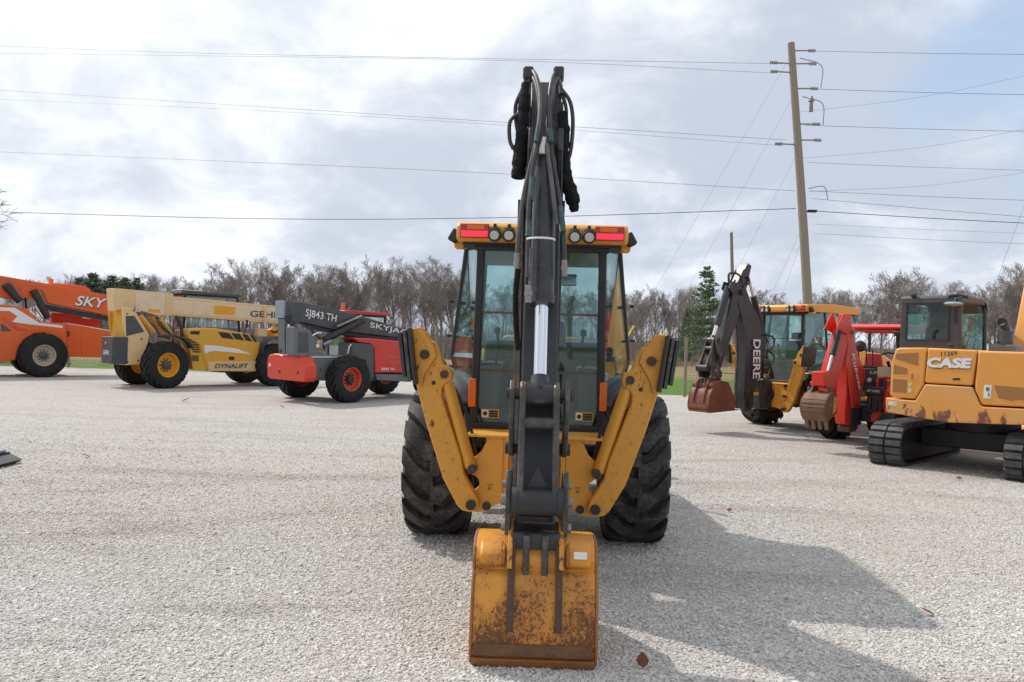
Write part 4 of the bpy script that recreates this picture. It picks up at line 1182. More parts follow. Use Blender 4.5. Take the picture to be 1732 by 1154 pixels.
    out = [(-2.28, .60), (-2.46, .635), (-2.58, .635), (-2.665, .60), (-2.70, .545), (-2.695, .495), (-2.69, .478), (-2.735, .44), (-2.775, .34), (-2.80, .22), (-2.812, .13), (-2.806, .065), (-2.78, .018), (-2.70, .002), (-2.10, .03)]
    inn = [(-2.10, .045), (-2.69, .02), (-2.765, .05), (-2.785, .14), (-2.76, .33), (-2.715, .43), (-2.67, .475), (-2.675, .54), (-2.64, .59), (-2.57, .615), (-2.46, .615), (-2.28, .58)]
    ks = o.get('bys', 1.0)
    sh = lambda pts: [(-2.35 + (y + 2.35) * ks + oy, (z if z < .3 else .3 + (z - .3) * .87) + oz) for y, z in pts]
    nm = 'bucket'
    bk = sp(nm, B().prism(sh(out + inn), 'x', -bw, bw), bmat, .004, label=o['bucket_label'])
    for s in (-1, 1):
        sd = out + [(-2.05, .18)]
        sp('side_plate', B().prism(sh([(y - .006 if y < -2.6 else y, z) for y, z in sd]), 'x', s * bw, s * (bw + .014)), o['side'], .004, bk)
        rb = [(-2.36, .66), (-2.46, .70), (-2.56, .72), (-2.63, .69), (-2.70, .63), (-2.735, .55), (-2.745, .49), (-2.775, .44), (-2.803, .34), (-2.823, .24), (-2.825, .19), (-2.79, .18), (-2.75, .40), (-2.68, .50), (-2.66, .58), (-2.5, .62)]
        up = [p for p in rb if p[1] > .47] 
        sp('rib', B().prism(sh(rb), 'x', s * .118 - .017, s * .118 + .017), bar, .004, bk)
        sp('rib_ear', B().prism(sh([(-2.34, .64), (-2.42, .74), (-2.54, .76), (-2.63, .71), (-2.71, .63), (-2.752, .55), (-2.757, .50), (-2.70, .50), (-2.66, .56), (-2.5, .61)]), 'x', s * .128 - .012, s * .128 + .012), o['ear'], .004, bk)
        sp('hook_plate', B().prism(sh([(-2.60, .62), (-2.715, .60), (-2.735, .52), (-2.70, .49), (-2.62, .52)]), 'x', s * .152, s * .166), o['side'], .004, bk)
    sp('top_roll', B().prism(sh([(-2.58, .63), (-2.665, .612), (-2.715, .565), (-2.72, .515), (-2.69, .485), (-2.6, .5)]), 'x', s * .16, s * (bw - .02)).prism(sh([(-2.58, .63), (-2.665, .612), (-2.715, .565), (-2.72, .515), (-2.69, .485), (-2.6, .5)]), 'x', -.16, -(bw - .02)), bmat, .012, bk)
    sp('wear_strip', B().prism(sh([(-2.805, .128), (-2.826, .122), (-2.822, .066), (-2.80, .056)]), 'x', -bw + .012, bw - .012), o['wear'], .003, bk)
    sp('heel_strip', B().prism(sh([(-2.80, .054), (-2.818, .048), (-2.79, .004), (-2.74, -.002), (-2.72, .004)]), 'x', -bw, bw), o['heel'], .003, bk)
    for k in range(5):
        x = -bw + .05 + (2 * bw - .1) * k / 4
        sp('tooth', B().prism(sh([(-2.16, .02), (-2.16, .06), (-1.92, .045), (-1.92, .035)]), 'x', x - .03, x + .03), MT['steel_dark'], .004, bk)
    if o['main']:
        sp('white_sticker', B().box(.190, .256, T.x - .276, T.x - .2745, T.y - .205, T.y - .169), MT['white'], parent=bk)
    return q, sp, x3


main = Veh('backhoe_loader', 'yellow backhoe loader seen from behind, black digging arm raised and bucket on the gravel', 'backhoe', .235, 6.8, 3)
MO = dict(main=True, swing=2.0, pin=(-1.78, 2.66), tip=(-2.45, .73), boom_dy=.22, bucket=MT['bucket'], bar=MT['rust_bar'], side=MT['rust_edge'], wear=MT['wear'], heel=MT['rust_edge'], ear=MT['ear'], bucket_label='scratched rusty yellow digging bucket')
q, sp, x3 = backhoe(main, MO)


def hose(V, name, pts, r, mat, y=None, parent=None, seg=10, label=None):
    """pts: (px, py, local y)"""
    P = [V.at(a, b_, y=c) for a, b_, c in pts]
    return V.part(name, B().tube(P, r, seg, 5), mat, parent=parent, label=label)


# hoses and sleeves at the top of the digging arm
H = [([(893, 160, -1.86), (896, 122, -1.80), (906, 128, -1.90), (914, 165, -2.02), (911, 215, -2.12), (902, 262, -2.16), (886, 330, -2.20), (877, 400, -2.26), (875, 432, -2.28)], .014, 'hose_pale'),
     ([(890, 165, -1.84), (898, 130, -1.84), (908, 148, -1.94), (913, 200, -2.06), (906, 255, -2.18), (899, 300, -2.22), (894, 360, -2.3), (893, 410, -2.36), (893, 470, -2.42)], .013, 'hose'),
     ([(949, 160, -1.86), (945, 124, -1.80), (935, 132, -1.90), (929, 170, -2.02), (930, 225, -2.12), (936, 280, -2.18), (946, 340, -2.22), (953, 400, -2.28), (954, 440, -2.30)], .014, 'hose'),
     ([(952, 166, -1.84), (944, 132, -1.84), (934, 152, -1.94), (926, 200, -2.06), (926, 250, -2.16), (932, 300, -2.22), (938, 350, -2.26), (944, 380, -2.28)], .013, 'hose_pale')]
for pts, r, m in H:
    hose(main, 'hydraulic_hose', pts, r, MT[m])
for pts in ([(911, 215, -2.145), (907, 240, -2.175)], [(902, 300, -2.245), (898, 340, -2.27)], [(930, 218, -2.145), (932, 240, -2.165)], [(948, 350, -2.255), (953, 392, -2.31)], [(894, 375, -2.345), (893, 400, -2.375)]):
    hose(main, 'hose_band', pts, .0155, MT['hose_teal'])
hose(main, 'hose_band', [(951, 380, -2.285), (952, 391, -2.295)], .017, MT['white'])
for nm, pts, rs in (('hose_sleeve', [(889, 142, -1.84), (886, 175, -1.88), (884, 215, -1.92), (880, 260, -1.95), (876, 300, -1.98)], [.024, .034, .034, .045, .040]),
                    ('hose_sleeve', [(951, 192, -1.88), (954, 225, -1.92), (953, 262, -1.95), (958, 300, -1.98), (968, 335, -2.0), (972, 358, -2.0)], [.030, .036, .032, .036, .044, .022])):
    P = [main.at(a, b_, y=c) for a, b_, c in pts]
    rr_ = lambda u, rs=rs: float(np.interp(u, np.linspace(0, 1, len(rs)), rs)) * (1 + .07 * math.sin(u * 47) + .05 * math.sin(u * 81 + 1))
    main.part(nm, B().tube(P, rr_, 14, 10), MT['sleeve'], label='crumpled black nylon hose sleeve')
for pts, r in (([(884, 150, -1.86), (872, 180, -1.86), (874, 215, -1.88), (880, 235, -1.9)], .012), ([(878, 192, -1.9), (863, 205, -1.92), (862, 235, -1.94), (868, 252, -1.95)], .012), ([(949, 150, -1.84), (964, 172, -1.86), (969, 205, -1.9), (966, 250, -1.94), (960, 275, -1.96)], .012), ([(952, 160, -1.84), (958, 190, -1.86), (955, 240, -1.9)], .011)):
    hose(main, 'hydraulic_hose', pts, r, MT['hose'])
hose(main, 'hydraulic_hose', [(876, 455, -2.30), (872, 500, -2.3), (873, 550, -2.32), (876, 592, -2.34)], .016, MT['sleeve'])
hose(main, 'hydraulic_hose', [(899, 420, -2.40), (897, 470, -2.42), (898, 482, -2.44)], .012, MT['hose_pale'])
for (x, y0, y1, yy) in ((875, 428, 466, -2.29), (954, 440, 468, -2.31), (894, 482, 512, -2.46)):
    a, c = main.at(x, y0, y=yy), main.at(x, y1, y=yy)
    f_ = main.part('hose_fitting', B().cyl(a, c, .017, None, 8).cyl(Vector(a).lerp(Vector(c), .35), Vector(a).lerp(Vector(c), .6), .022, None, 6), MT['steel'])
for px in (894, 945):
    a = Vector(main.at(px, 124, y=-1.80))
    main.part('hose_clamp', B().box(-.032, .032, -.05, .05, -.045, .03).xf(Matrix.Translation(a)), MT['boom'], .012)
    main.part('hose_guide', B().box(-.02, .02, -.03, .03, -.30, -.04).xf(Matrix.Translation(a)), MT['boom'], .008)
ring = []
for t in np.linspace(0, math.pi, 11):
    c = Vector(main.at(915, 406, y=-2.36)); ring.append(c + Vector((math.cos(t) * .074, -.02 - .075 * math.sin(t), 0)))
main.part('zip_tie', B().tube(ring, .006, 6, 2), MT['white'])
a = Vector(main.at(917, 250, y=-2.16))
main.part('valve_fitting', B().cyl(a, a + Vector((.012, 0, .06)), .016, .012, 8).cyl(a - Vector((0, 0, .035)), a, .022, .02, 8), MT['lens'])

# ================================================================== the three telescopic lifts on the left
class Crop:
    """reads points measured in an enlarged view of the photograph"""
    def __init__(s, V, sc, ox, oy): s.V, s.sc, s.ox, s.oy = V, sc, ox, oy
    def px(s, p): return (s.ox + p[0] / s.sc, s.oy + p[1] / s.sc)
    def side(s, x, pts): return s.V.side(x, [s.px(p) for p in pts])
    def back(s, y, pts): return s.V.back(y, [s.px(p) for p in pts])
    def at(s, p, **k): return Vector(s.V.at(*s.px(p), **k))

    def plate(s, name, x0, x1, pts, mat, bev=.01, parent=None, ref=None, **k):
        return s.V.part(name, B().prism(s.side(x0 if ref is None else ref, pts), 'x', x0, x1), mat, bev, parent=parent, **k)

    def label(s, name, body, x, a, b_, h, mat, parent, shear=0, bold=0, lift=.006, **k):
        """text on the plane x running from crop point a to b (its middle line), height h in crop pixels"""
        A, Z = s.at(a, x=x), s.at(b_, x=x)
        d = (Z - A); up = Vector((1, 0, 0)).cross(d).normalized()
        m = s.at(((a[0] + b_[0]) / 2, (a[1] + b_[1]) / 2 - h / 2), x=x) - s.at(((a[0] + b_[0]) / 2, (a[1] + b_[1]) / 2 + h / 2), x=x)
        return text_obj(name, body, parent, mat, (A + Z) / 2, d, up, d.length, m.length, shear, bold, lift, **k)


def cab_box(V, x0, x1, y0, y1, z0, z1, frame, roof, lean=.1, roof_t=.1, parent=None):
    f = B()
    for x in (x0, x1 - .06):
        for ya, yb in ((y0, y0 + lean * .3), (y1 - .06, y1 - lean - .06)):
            f.prism([(ya, z0), (ya + .06, z0), (yb + .06, z1), (yb, z1)], 'x', x, x + .06)
    f.box(x0, x1, y0, y1, z0, z0 + .06).box(x0, x1, y0, y1 - lean, z1 - .05, z1)
    c = V.part('cab_frame', f, frame, .01)
    for x in (x0 + .02, x1 - .03):
        V.part('cab_glass', B().prism([(y0 + .05, z0 + .05), (y1 - .05, z0 + .05), (y1 - lean - .05, z1 - .05), (y0 + .05, z1 - .05)], 'x', x, x + .006), MT['glass_clear'], parent=c)
    V.part('cab_glass', B().box(x0 + .05, x1 - .05, y0 + .02, y0 + .026, z0 + .05, z1 - .05), MT['glass_clear'], parent=c)
    V.part('dark_cab_fill', B().box(x0 + .06, x1 - .06, y0 + .9, y1 - .1, z0 + .06, z0 + .75), MT['black'], .03, parent=c)  # black block added to darken the lower half of the cab
    V.part('seat', B().box((x0 + x1) / 2 - .2, (x0 + x1) / 2 + .2, y0 + .3, y0 + .7, z0 + .06, z0 + .2).box((x0 + x1) / 2 - .18, (x0 + x1) / 2 + .18, y0 + .25, y0 + .36, z0 + .2, z0 + .7), MT['seat'], .04, parent=c)
    V.part('roof', B().prism([(y0 - .08, z1), (y0 - .06, z1 + roof_t * .8), (y0 + .1, z1 + roof_t), (y1 - lean, z1 + roof_t * .8), (y1 - lean + .12, z1 + .02), (y1 - lean + .1, z1)], 'x', x0 - .04, x1 + .04), roof, .03, parent=c)
    return c


def fork_carriage(V, y, z, mat, w=.55):
    c = V.part('fork_carriage', B().box(-w, w, y, y + .06, z, z + .10).box(-w, w, y, y + .06, z + .45, z + .55).box(-w, -w + .08, y, y + .06, z, z + .55).box(w - .08, w, y, y + .06, z, z + .55), MT['black'], .01)
    for x in (-.38, .38):
        V.part('fork', B().prism([(y + .06, z + .5), (y + .10, z + .5), (y + .10, z + .04), (y + 1.2, z), (y + 1.2, z - .02), (y + .06, z - .04)], 'x', x - .06, x + .06), MT['steel_dark'], .004, parent=c)


# ---------------------------------------------------------------- cream and yellow lift
GV = Veh('telehandler', 'cream and yellow telescopic lift with grey rear box and yellow wheels', 'telehandler', -10.33, 23.5, 45)
G = Crop(GV, 5.4125, 160, 470)
r = GV.root
for y in (0, 3.35):
    for s in (-1, 1):
        wheel(GV, s * .98, y, .66, .42, .34, 17, MT['tyre_far'], MT['gyellow2'], s, steer=0.22 if y == 0 else 0, hubmat=MT['grey_dark'], hw=.06)
GV.part('chassis', B().box(-.42, .42, -.9, 4.0, .62, 1.0).box(-.78, .78, -.12, .12, .56, .74).box(-.78, .78, 3.23, 3.47, .56, .74), MT['gyellow'], .02)
q0, q1 = G.at((160, 545), x=.55), G.at((275, 540), x=.55)
zb0, zb1 = G.at((200, 800), x=.55).z, G.at((200, 540), x=.55).z
cwt = GV.part('rear_box', B().box(-.25, .55, q0.y, q1.y + .1, zb0 + .03, zb1), MT['grey_dark'], .02)
yb = q0.y
for x in (-.17, .30):
    GV.part('tail_light', B().box(x - .035, x + .035, yb - .012, yb - .001, zb1 - .22, zb1 - .13), MT['red_lens_dark'], .004, parent=cwt)
GV.part('reverse_light', B().cyl((.08, yb - .012, zb1 - .175), (.08, yb, zb1 - .175), .03, None, 10), MT['lens'], parent=cwt)
text_obj('maker_name', 'GEHL', cwt, MT['white'], (.15, yb - .004, (zb0 + zb1) / 2 - .05), (1, 0, 0), (0, 0, 1), .46, .12, .2, .02)
tower = [(245, 265), (340, 270), (490, 520), (480, 590), (410, 790), (275, 800), (275, 545), (250, 420)]
tw = G.plate('tower_plate', .46, .54, tower, MT['cream'], .012)
G.plate('tower_plate', -.54, -.46, tower, MT['gyellow'], .012, ref=.5)
G.plate('grey_panel', .542, .548, [(285, 350), (365, 350), (455, 495), (380, 512), (290, 535)], MT['grey_dark'], 0, parent=tw)
t0 = G.at((290, 500), x=.46)
GV.part('tower_back', B().box(-.46, .46, t0.y - .06, t0.y + .02, zb1 - .1, G.at((200, 300), x=0).z), MT['gyellow'], .01)
ob = [(105, 100), (200, 106), (655, 150), (645, 345), (590, 352), (370, 290), (345, 262), (120, 305)]
bo = G.plate('boom', -.26, .26, ob, MT['cream'], .015)
G.plate('boom_panel', .262, .267, [(375, 130), (650, 152), (642, 335), (590, 345), (375, 285)], MT['cream_pale'], 0, parent=bo)
G.plate('boom_patch', .269, .272, [(490, 285), (600, 292), (600, 322), (490, 312)], MT['gyellow2'], 0, parent=bo)
ib = [(650, 172), (1690, 268), (1690, 425), (650, 345)]
bi = G.plate('boom_inner', -.21, .21, ib, MT['cream'], .012)
G.plate('boom_panel', .212, .216, [(665, 195), (1680, 285), (1680, 395), (665, 320)], MT['cream_pale'], 0, parent=bi)
G.plate('boom_patch', .218, .222, [(1100, 252), (1290, 268), (1280, 342), (1092, 332)], MT['gyellow2'], 0, parent=bi)
G.label('maker_name', 'GEHL', .224, (1425, 328), (1690, 342), 58, MT['grey_dark'], bi, bold=.015)
hd = G.plate('boom_head', -.16, .16, [(1640, 290), (1760, 300), (1800, 420), (1760, 560), (1600, 540), (1570, 480), (1660, 430)], MT['gyellow2'], .02)
cp = G.at((1650, 440), x=.18)
GV.part('tilt_ring', B().tube([(cp.x, cp.y + .2 * math.cos(t), cp.z + .2 * math.sin(t)) for t in np.linspace(-2.2, 1.6, 10)], .035, 8, 2), MT['black'], parent=hd)
GV.part('hook_block', B().box(-.1, .1, cp.y - .55, cp.y - .2, cp.z - .35, cp.z - .1), MT['cream'], .03, parent=hd)
fork_carriage(GV, cp.y + .55, .35, MT['black'])
for a, b_, x in (((415, 350), (545, 500), .36), ((600, 375), (700, 525), .36), ((520, 350), (640, 500), .1)):
    GV.part('lift_cylinder', B().cyl(G.at(a, x=x), G.at(b_, x=x), .075, None, 14), MT['gyellow'])
GV.part('hose', B().tube([G.at((470, 380), x=.3), G.at((560, 460), x=.4), G.at((600, 530), x=.42), G.at((690, 560), x=.42)], .022, 8, 4), MT['hose'])
GV.part('exhaust_pipe', B().tube([G.at((745, 350), x=.75), G.at((790, 440), x=.75), G.at((800, 540), x=.75)], .05, 10, 3), MT['steel_dark'])
pod = [(870, 470), (1000, 458), (1130, 465), (1420, 515), (1480, 570), (1520, 600), (1475, 855), (1035, 850), (960, 610), (860, 560), (850, 520)]
pd = G.plate('engine_pod', .34, .98, pod, MT['gyellow'], .03, ref=.98, seg=3)
for w in ([(1130, 495), (1230, 505), (1280, 565), (1165, 550)], [(1250, 505), (1330, 513), (1370, 575), (1290, 563)], [(1350, 513), (1400, 520), (1445, 585), (1385, 575)], [(1420, 522), (1450, 530), (1490, 588), (1460, 585)], [(885, 488), (965, 488), (955, 522), (870, 514)]):
    G.plate('vent_panel', .981, .987, w, MT['black'], 0, parent=pd)
G.plate('white_stripe', .981, .986, [(1000, 615), (1120, 622), (1300, 648), (1440, 700), (1250, 682), (1090, 668), (1010, 690)], MT['white'], 0, parent=pd)
for w in ([(1220, 590), (1340, 592), (1330, 640), (1220, 630)], [(1150, 685), (1330, 690), (1320, 745), (1150, 745)]):
    G.plate('yellow_patch', .981, .984, w, MT['gyellow2'], 0, parent=pd)
G.plate('latch', .988, .994, [(1230, 722), (1278, 722), (1278, 752), (1230, 752)], MT['black'], 0, parent=pd)
G.plate('pod_sill', .90, .995, [(1035, 770), (1480, 765), (1475, 858), (1040, 853)], MT['cream'], .01, parent=pd, ref=.98)
G.label('model_name', 'DYNALIFT', 1.0, (1100, 808), (1408, 806), 42, MT['grey_dark'], pd, shear=.2, bold=.02)
for k in range(6):
    G.plate('louvre', .90, .975, [(852 + 10 * k, 560 + 22 * k), (945 + 5 * k, 566 + 22 * k), (945 + 5 * k, 576 + 22 * k), (852 + 10 * k, 570 + 22 * k)], MT['black'], 0, parent=pd, ref=.975)
for k in range(3):
    G.plate('louvre', .90, .977, [(890, 712 + 18 * k), (955, 714 + 18 * k), (957, 724 + 18 * k), (892, 722 + 18 * k)], MT['black'], 0, parent=pd, ref=.977)
G.plate('front_bulkhead', .4, .95, [(850, 540), (960, 560), (1030, 850), (900, 840), (880, 700)], MT['gyellow'], .01, ref=.95)
for (pts, nm) in (([(620, 540), (700, 525), (790, 550), (850, 600), (870, 640)], 'fender'), ([(1510, 720), (1525, 610), (1590, 550), (1700, 540), (1800, 560)], 'fender')):
    rows = []
    for p in pts:
        a = G.at(p, x=1.0)
        rows.append([(.66, a.y, a.z), (1.2, a.y, a.z - .01)])
    GV.part(nm, B().grid(rows), MT['black'], thick=.04)
GV.part('under_tank', B().box(.2, .9, G.at((1150, 860), x=.95).y, G.at((1450, 860), x=.95).y, .42, .62), MT['black'], .06)
cab_box(GV, -1.05, -.30, 1.0, 2.9, 1.0, 2.72, MT['black'], MT['grey_dark'], .15)
c0 = G.at((650, 135), x=-.3)
GV.part('roof_panel', B().box(-1.05, -.30, .95, 1.5, 2.825, 2.845), MT['white'], .01)

for p0_, p1_ in (((660, 160), (660, 345)), ((1560, 262), (1560, 415))):
    a_, c_ = G.at(p0_, x=.22), G.at(p1_, x=.22)
    GV.part('boom_collar', B().box(-.275, .275, a_.y - .04, a_.y + .04, c_.z - .02, a_.z + .03), MT['cream'], .008, parent=bi)
GV.part('mirror', B().box(.98, 1.12, 2.35, 2.38, 1.75, 2.0), MT['black'], .02)
GV.part('mirror_stalk', B().tube([(.9, 2.3, 1.45), (1.02, 2.32, 1.6), (1.05, 2.36, 1.8)], .014, 6, 3), MT['black'])
for k in range(3):
    GV.part('hydraulic_hose', B().tube([G.at((560 + 12 * k, 360), x=.3), G.at((590 + 15 * k, 430), x=.45), G.at((660 + 12 * k, 500), x=.5), G.at((760, 540 + 8 * k), x=.55)], .018, 6, 4), MT['hose'])
for p_ in ((360, 300), (300, 330), (300, 560), (430, 560), (400, 760), (300, 770)):
    a_ = G.at(p_, x=.545)
    GV.part('bolt', B().cyl((.54, a_.y, a_.z), (.558, a_.y, a_.z), .022, None, 8), MT['steel_dark'], parent=tw)

# ---------------------------------------------------------------- grey and red lift
SV = Veh('telehandler', 'dark grey and red telescopic lift with red counterweight and red wheel rims', 'telehandler', -4.68, 20.39, 38)
S = Crop(SV, 4.811, 400, 480)
for y in (0, 2.9):
    for s in (-1, 1):
        wheel(SV, s * .95, y, .575, .38, .285, 17, MT['tyre_far'], MT['rim_red'], s, steer=0.0, hubmat=MT['black'], hw=.055)
SV.part('chassis', B().box(-.40, .40, -.8, 3.4, .55, .95).box(-.7, .7, -.1, .1, .5, .66).box(-.7, .7, 2.8, 3.0, .5, .66), MT['grey_dark'], .02)
cw = [(250, 600), (262, 578), (300, 568), (345, 572), (370, 585), (505, 585), (538, 602), (542, 650), (560, 660), (560, 778), (546, 802), (260, 770), (246, 745)]
yc = -1.28
cwb = SV.part('counterweight', B().prism(S.back(yc, cw), 'y', yc, yc + .34), MT['redorange'], .045, seg=4)
for p in ((350, 715), (500, 725)):
    a = S.at(p, y=yc)
    SV.part('tow_hole', B().cyl((a.x, yc - .004, a.z), (a.x, yc + .01, a.z), .04, None, 12), MT['black'], parent=cwb)
a = S.at((272, 660), y=yc)
SV.part('white_tag', B().box(a.x - .03, a.x + .03, yc - .004, yc - .001, a.z - .04, a.z + .04), MT['white'], parent=cwb)
a, b_ = S.at((250, 690), y=yc), S.at((600, 700), y=yc)
SV.part('weight_groove', B().box(a.x + .03, b_.x - .03, yc - .003, yc - .0005, a.z - .008, a.z + .002), MT['rim_red'], parent=cwb)
body = [(470, 350), (600, 375), (640, 470), (665, 545), (760, 580), (900, 585), (960, 560), (1130, 560), (1130, 790), (700, 790), (600, 750), (575, 620), (470, 580)]
bdy = S.plate('side_body', .40, .72, body, MT['grey'], .02, ref=.72)
S.plate('side_body', -.72, -.40, [(600, 640), (960, 600), (1130, 600), (1130, 790), (700, 790), (600, 750)], MT['grey'], .02, ref=.72)
S.plate('inset_panel', .722, .727, [(505, 395), (580, 400), (590, 560), (500, 560)], MT['grey_dark'], 0, parent=bdy)
S.plate('body_trim', .721, .73, [(590, 590), (950, 590), (950, 602), (590, 602)], MT['lens'], 0, parent=bdy)
yb0 = S.at((1130, 600), x=.72).y
bm = [(395, 140), (525, 152), (770, 197), (1040, 270), (1420, 385), (1560, 428), (1560, 540), (1340, 440), (850, 385), (530, 312), (495, 330), (455, 345), (390, 280)]
bo = S.plate('boom', -.06, .24, bm, MT['grey_dark'], .012, ref=.24)
a, c = S.at((395, 140), x=.24), S.at((390, 280), x=.24)
SV.part('boom_end_cap', B().box(-.065, .245, a.y - .05, a.y + .01, c.z, a.z), MT['bluegrey'], .01, parent=bo)
S.plate('boom_boss', .242, .252, [(430, 195), (490, 185), (525, 215), (520, 290), (480, 330), (450, 300)], MT['grey_dark'], .004, parent=bo)
S.label('model_name', 'SJ843 TH', .254, (560, 243), (812, 292), 78, MT['white'], bo, bold=.012)
S.label('maker_name', 'SKYJACK', .254, (1085, 340), (1452, 418), 54, MT['white'], bo, bold=.008)
S.plate('boom_inner', -.03, .20, [(530, 318), (850, 390), (1340, 446), (1560, 545), (1560, 570), (1340, 470), (900, 425), (640, 370)], MT['black'], .008, ref=.2)
SV.part('lift_cylinder', B().cyl(S.at((715, 458), x=.34), S.at((1030, 300), x=.34), .085, None, 16), MT['black'])
SV.part('cylinder_link', B().cyl(S.at((815, 350), x=.34), S.at((1020, 262), x=.34), .03, None, 10), MT['steel'])
SV.part('compensating_cylinder', B().cyl(S.at((425, 480), x=.3), S.at((425, 575), x=.3), .075, None, 14), MT['black'])
SV.part('rod', B().cyl(S.at((425, 330), x=.3), S.at((425, 480), x=.3), .038, None, 12), MT['chrome'])
S.plate('tower_plate', .02, .26, [(385, 285), (455, 300), (470, 580), (395, 575)], MT['grey'], .01, ref=.26)
SV.part('hose', B().tube([S.at((440, 280), x=.3), S.at((450, 330), x=.33), S.at((500, 360), x=.4)], .03, 8, 4), MT['hose'])
SV.part('pivot_knuckle', B().cyl(S.at((420, 285), x=.1), S.at((420, 285), x=.30), .08, None, 14), MT['black'])
hood = [(955, 440), (1130, 448), (1345, 472), (1400, 560), (1400, 725), (1130, 728), (1125, 520), (1095, 488), (1000, 478)]
hd = S.plate('engine_hood', .30, .86, hood, MT['red'], .03, ref=.86, seg=3)
S.plate('hood_side', .32, .85, [(945, 480), (1095, 492), (1118, 520), (1120, 770), (1080, 770), (1050, 620), (940, 590)], MT['grey_dark'], .01, ref=.85)
for z in (590, 632):
    S.plate('hood_vent', .861, .866, [(1240, z), (1380, z + 3), (1380, z + 17), (1240, z + 14)], MT['rim_red'], 0, parent=hd)
S.label('hood_name', 'SJ843 TH', .866, (1175, 697), (1285, 698), 26, MT['white'], hd, bold=.02)
S.plate('hood_sill', .30, .88, [(1130, 735), (1420, 742), (1420, 800), (1140, 785)], MT['grey'], .02, ref=.86)
SV.part('grab_rail', B().tube([S.at((905, 570), x=.80), S.at((920, 510), x=.80), S.at((950, 485), x=.80)], .02, 8, 3), MT['lens'])
SV.part('hydraulic_block', B().cyl(S.at((700, 500), x=.5), S.at((770, 470), x=.5), .05, None, 10).box(.42, .6, S.at((650, 480), x=.5).y - .05, S.at((650, 480), x=.5).y + .1, 1.3, 1.5), MT['steel'])
cab_box(SV, -.98, -.28, .9, 2.5, .95, 2.18, MT['black'], MT['red'], .15)
bl = S.at((866, 172), x=-.5)
SV.part('beacon', B().cyl((bl.x, bl.y, bl.z - .12), (bl.x, bl.y, bl.z + .05), .05, .045, 12), MT['amber'])
fork_carriage(SV, 4.6, .3, MT['black'])

for k in range(3):
    SV.part('hydraulic_hose', B().tube([S.at((560 + 14 * k, 350), x=.3), S.at((620 + 14 * k, 410), x=.42), S.at((680, 440 + 14 * k), x=.5), S.at((720, 520 + 10 * k), x=.5)], .016, 6, 4), MT['hose'])
SV.part('valve_pipe', B().tube([S.at((620, 420), x=.5), S.at((660, 400), x=.5), S.at((690, 400), x=.5)], .022, 8, 3), MT['chrome'])
for p_ in ((665, 475), (660, 505)):
    a_ = S.at(p_, x=.72)
    SV.part('round_decal', B().cyl((.72, a_.y, a_.z), (.729, a_.y, a_.z), .045, None, 12), MT['gyellow'] if p_[1] < 500 else MT['white'], parent=bdy)
for p_ in ((500, 600), (560, 640), (620, 735), (680, 700)):
    a_ = S.at(p_, x=.72)
    SV.part('bolt', B().cyl((.72, a_.y, a_.z), (.735, a_.y, a_.z), .02, None, 8), MT['steel_dark'], parent=bdy)
SV.part('fuel_cap', B().cyl(S.at((370, 560), x=.1), S.at((370, 535), x=.1), .06, None, 12), MT['black'])

# ---------------------------------------------------------------- orange lift
TV = Veh('telehandler', 'bright orange telescopic lift with tan wheel rim at the left edge', 'telehandler', -15.6, 27.0, 52)
T_ = Crop(TV, 5.77, 0, 450)
for y, ss in ((0, (-1, 1)), (-3.6, (-1, 1))):
    for s in ss:
        wheel(TV, s * .98, y, .71, .42, .34, 18, MT['tyre_far'], MT['rim_tan'], s, steer=.14 if s > 0 else .14, hubmat=MT['grey_dark'], hw=.06)
TV.part('chassis', B().box(-.42, .42, -4.4, 1.8, .66, 1.05).box(-.78, .78, -.12, .12, .6, .78).box(-.78, .78, -3.72, -3.48, .6, .78), MT['orange'], .02)
boom = [(-900, -60), (0, 105), (380, 170), (700, 228), (1300, 340), (1300, 540), (440, 365), (435, 345), (385, 245), (330, 235), (200, 330), (100, 330), (-900, 130)]
bo = T_.plate('boom', -.28, .28, boom, MT['orange'], .012)
T_.plate('boom_inner', -.22, .22, [(430, 372), (1300, 545), (1300, 585), (480, 430)], MT['black'], .01, ref=.22)
T_.plate('boom_recess', .281, .284, [(200, 225), (380, 240), (425, 340), (260, 320)], MT['orange'], 0, parent=bo)
T_.label('maker_outline', 'SKY TRAK', .286, (738, 340), (1470, 418), 104, MT['grey_dark'], bo, shear=.25, bold=.045)
T_.label('maker_name', 'SKY TRAK', .290, (735, 335), (1465, 413), 96, MT['white'], bo, shear=.25, bold=.02)
for a, b_, w in (((50, 180), (195, 350), .13), ((325, 235), (470, 510), .12)):
    TV.part('lift_cylinder', B().cyl(T_.at(a, x=.42), T_.at(b_, x=.42), w, w * .85, 16), MT['black'])
TV.part('rod', B().cyl(T_.at((345, 395), x=.42), T_.at((415, 500), x=.42), .045, None, 10), MT['chrome'])
for a, b_ in (((60, 120), (0, 190)), ((110, 120), (200, 320))):
    TV.part('steel_cable', B().cyl(T_.at(a, x=.45), T_.at(b_, x=.45), .018, None, 6), MT['steel'])
body = [(-900, 330), (-100, 370), (100, 380), (270, 420), (375, 545), (640, 560), (660, 890), (560, 760), (430, 650), (330, 660), (230, 720), (170, 830), (150, 920), (0, 940), (-900, 940)]
bd = T_.plate('side_body', .35, .86, body, MT['orange'], .02, ref=.86)
T_.plate('side_body', -.86, -.35, body, MT['orange'], .02, ref=.86)
fr = T_.plate('front_frame', -.5, .5, [(640, 560), (800, 585), (1150, 650), (1150, 900), (660, 885)], MT['orange'], .02, ref=.5)
T_.plate('panel_seam', .501, .504, [(795, 620), (800, 620), (800, 885), (795, 885)], MT['redorange'], 0, parent=fr)
T_.plate('frame_top', -.48, .48, [(660, 556), (1150, 640), (1150, 648), (660, 566)], MT['white'], 0, ref=.5, parent=fr)
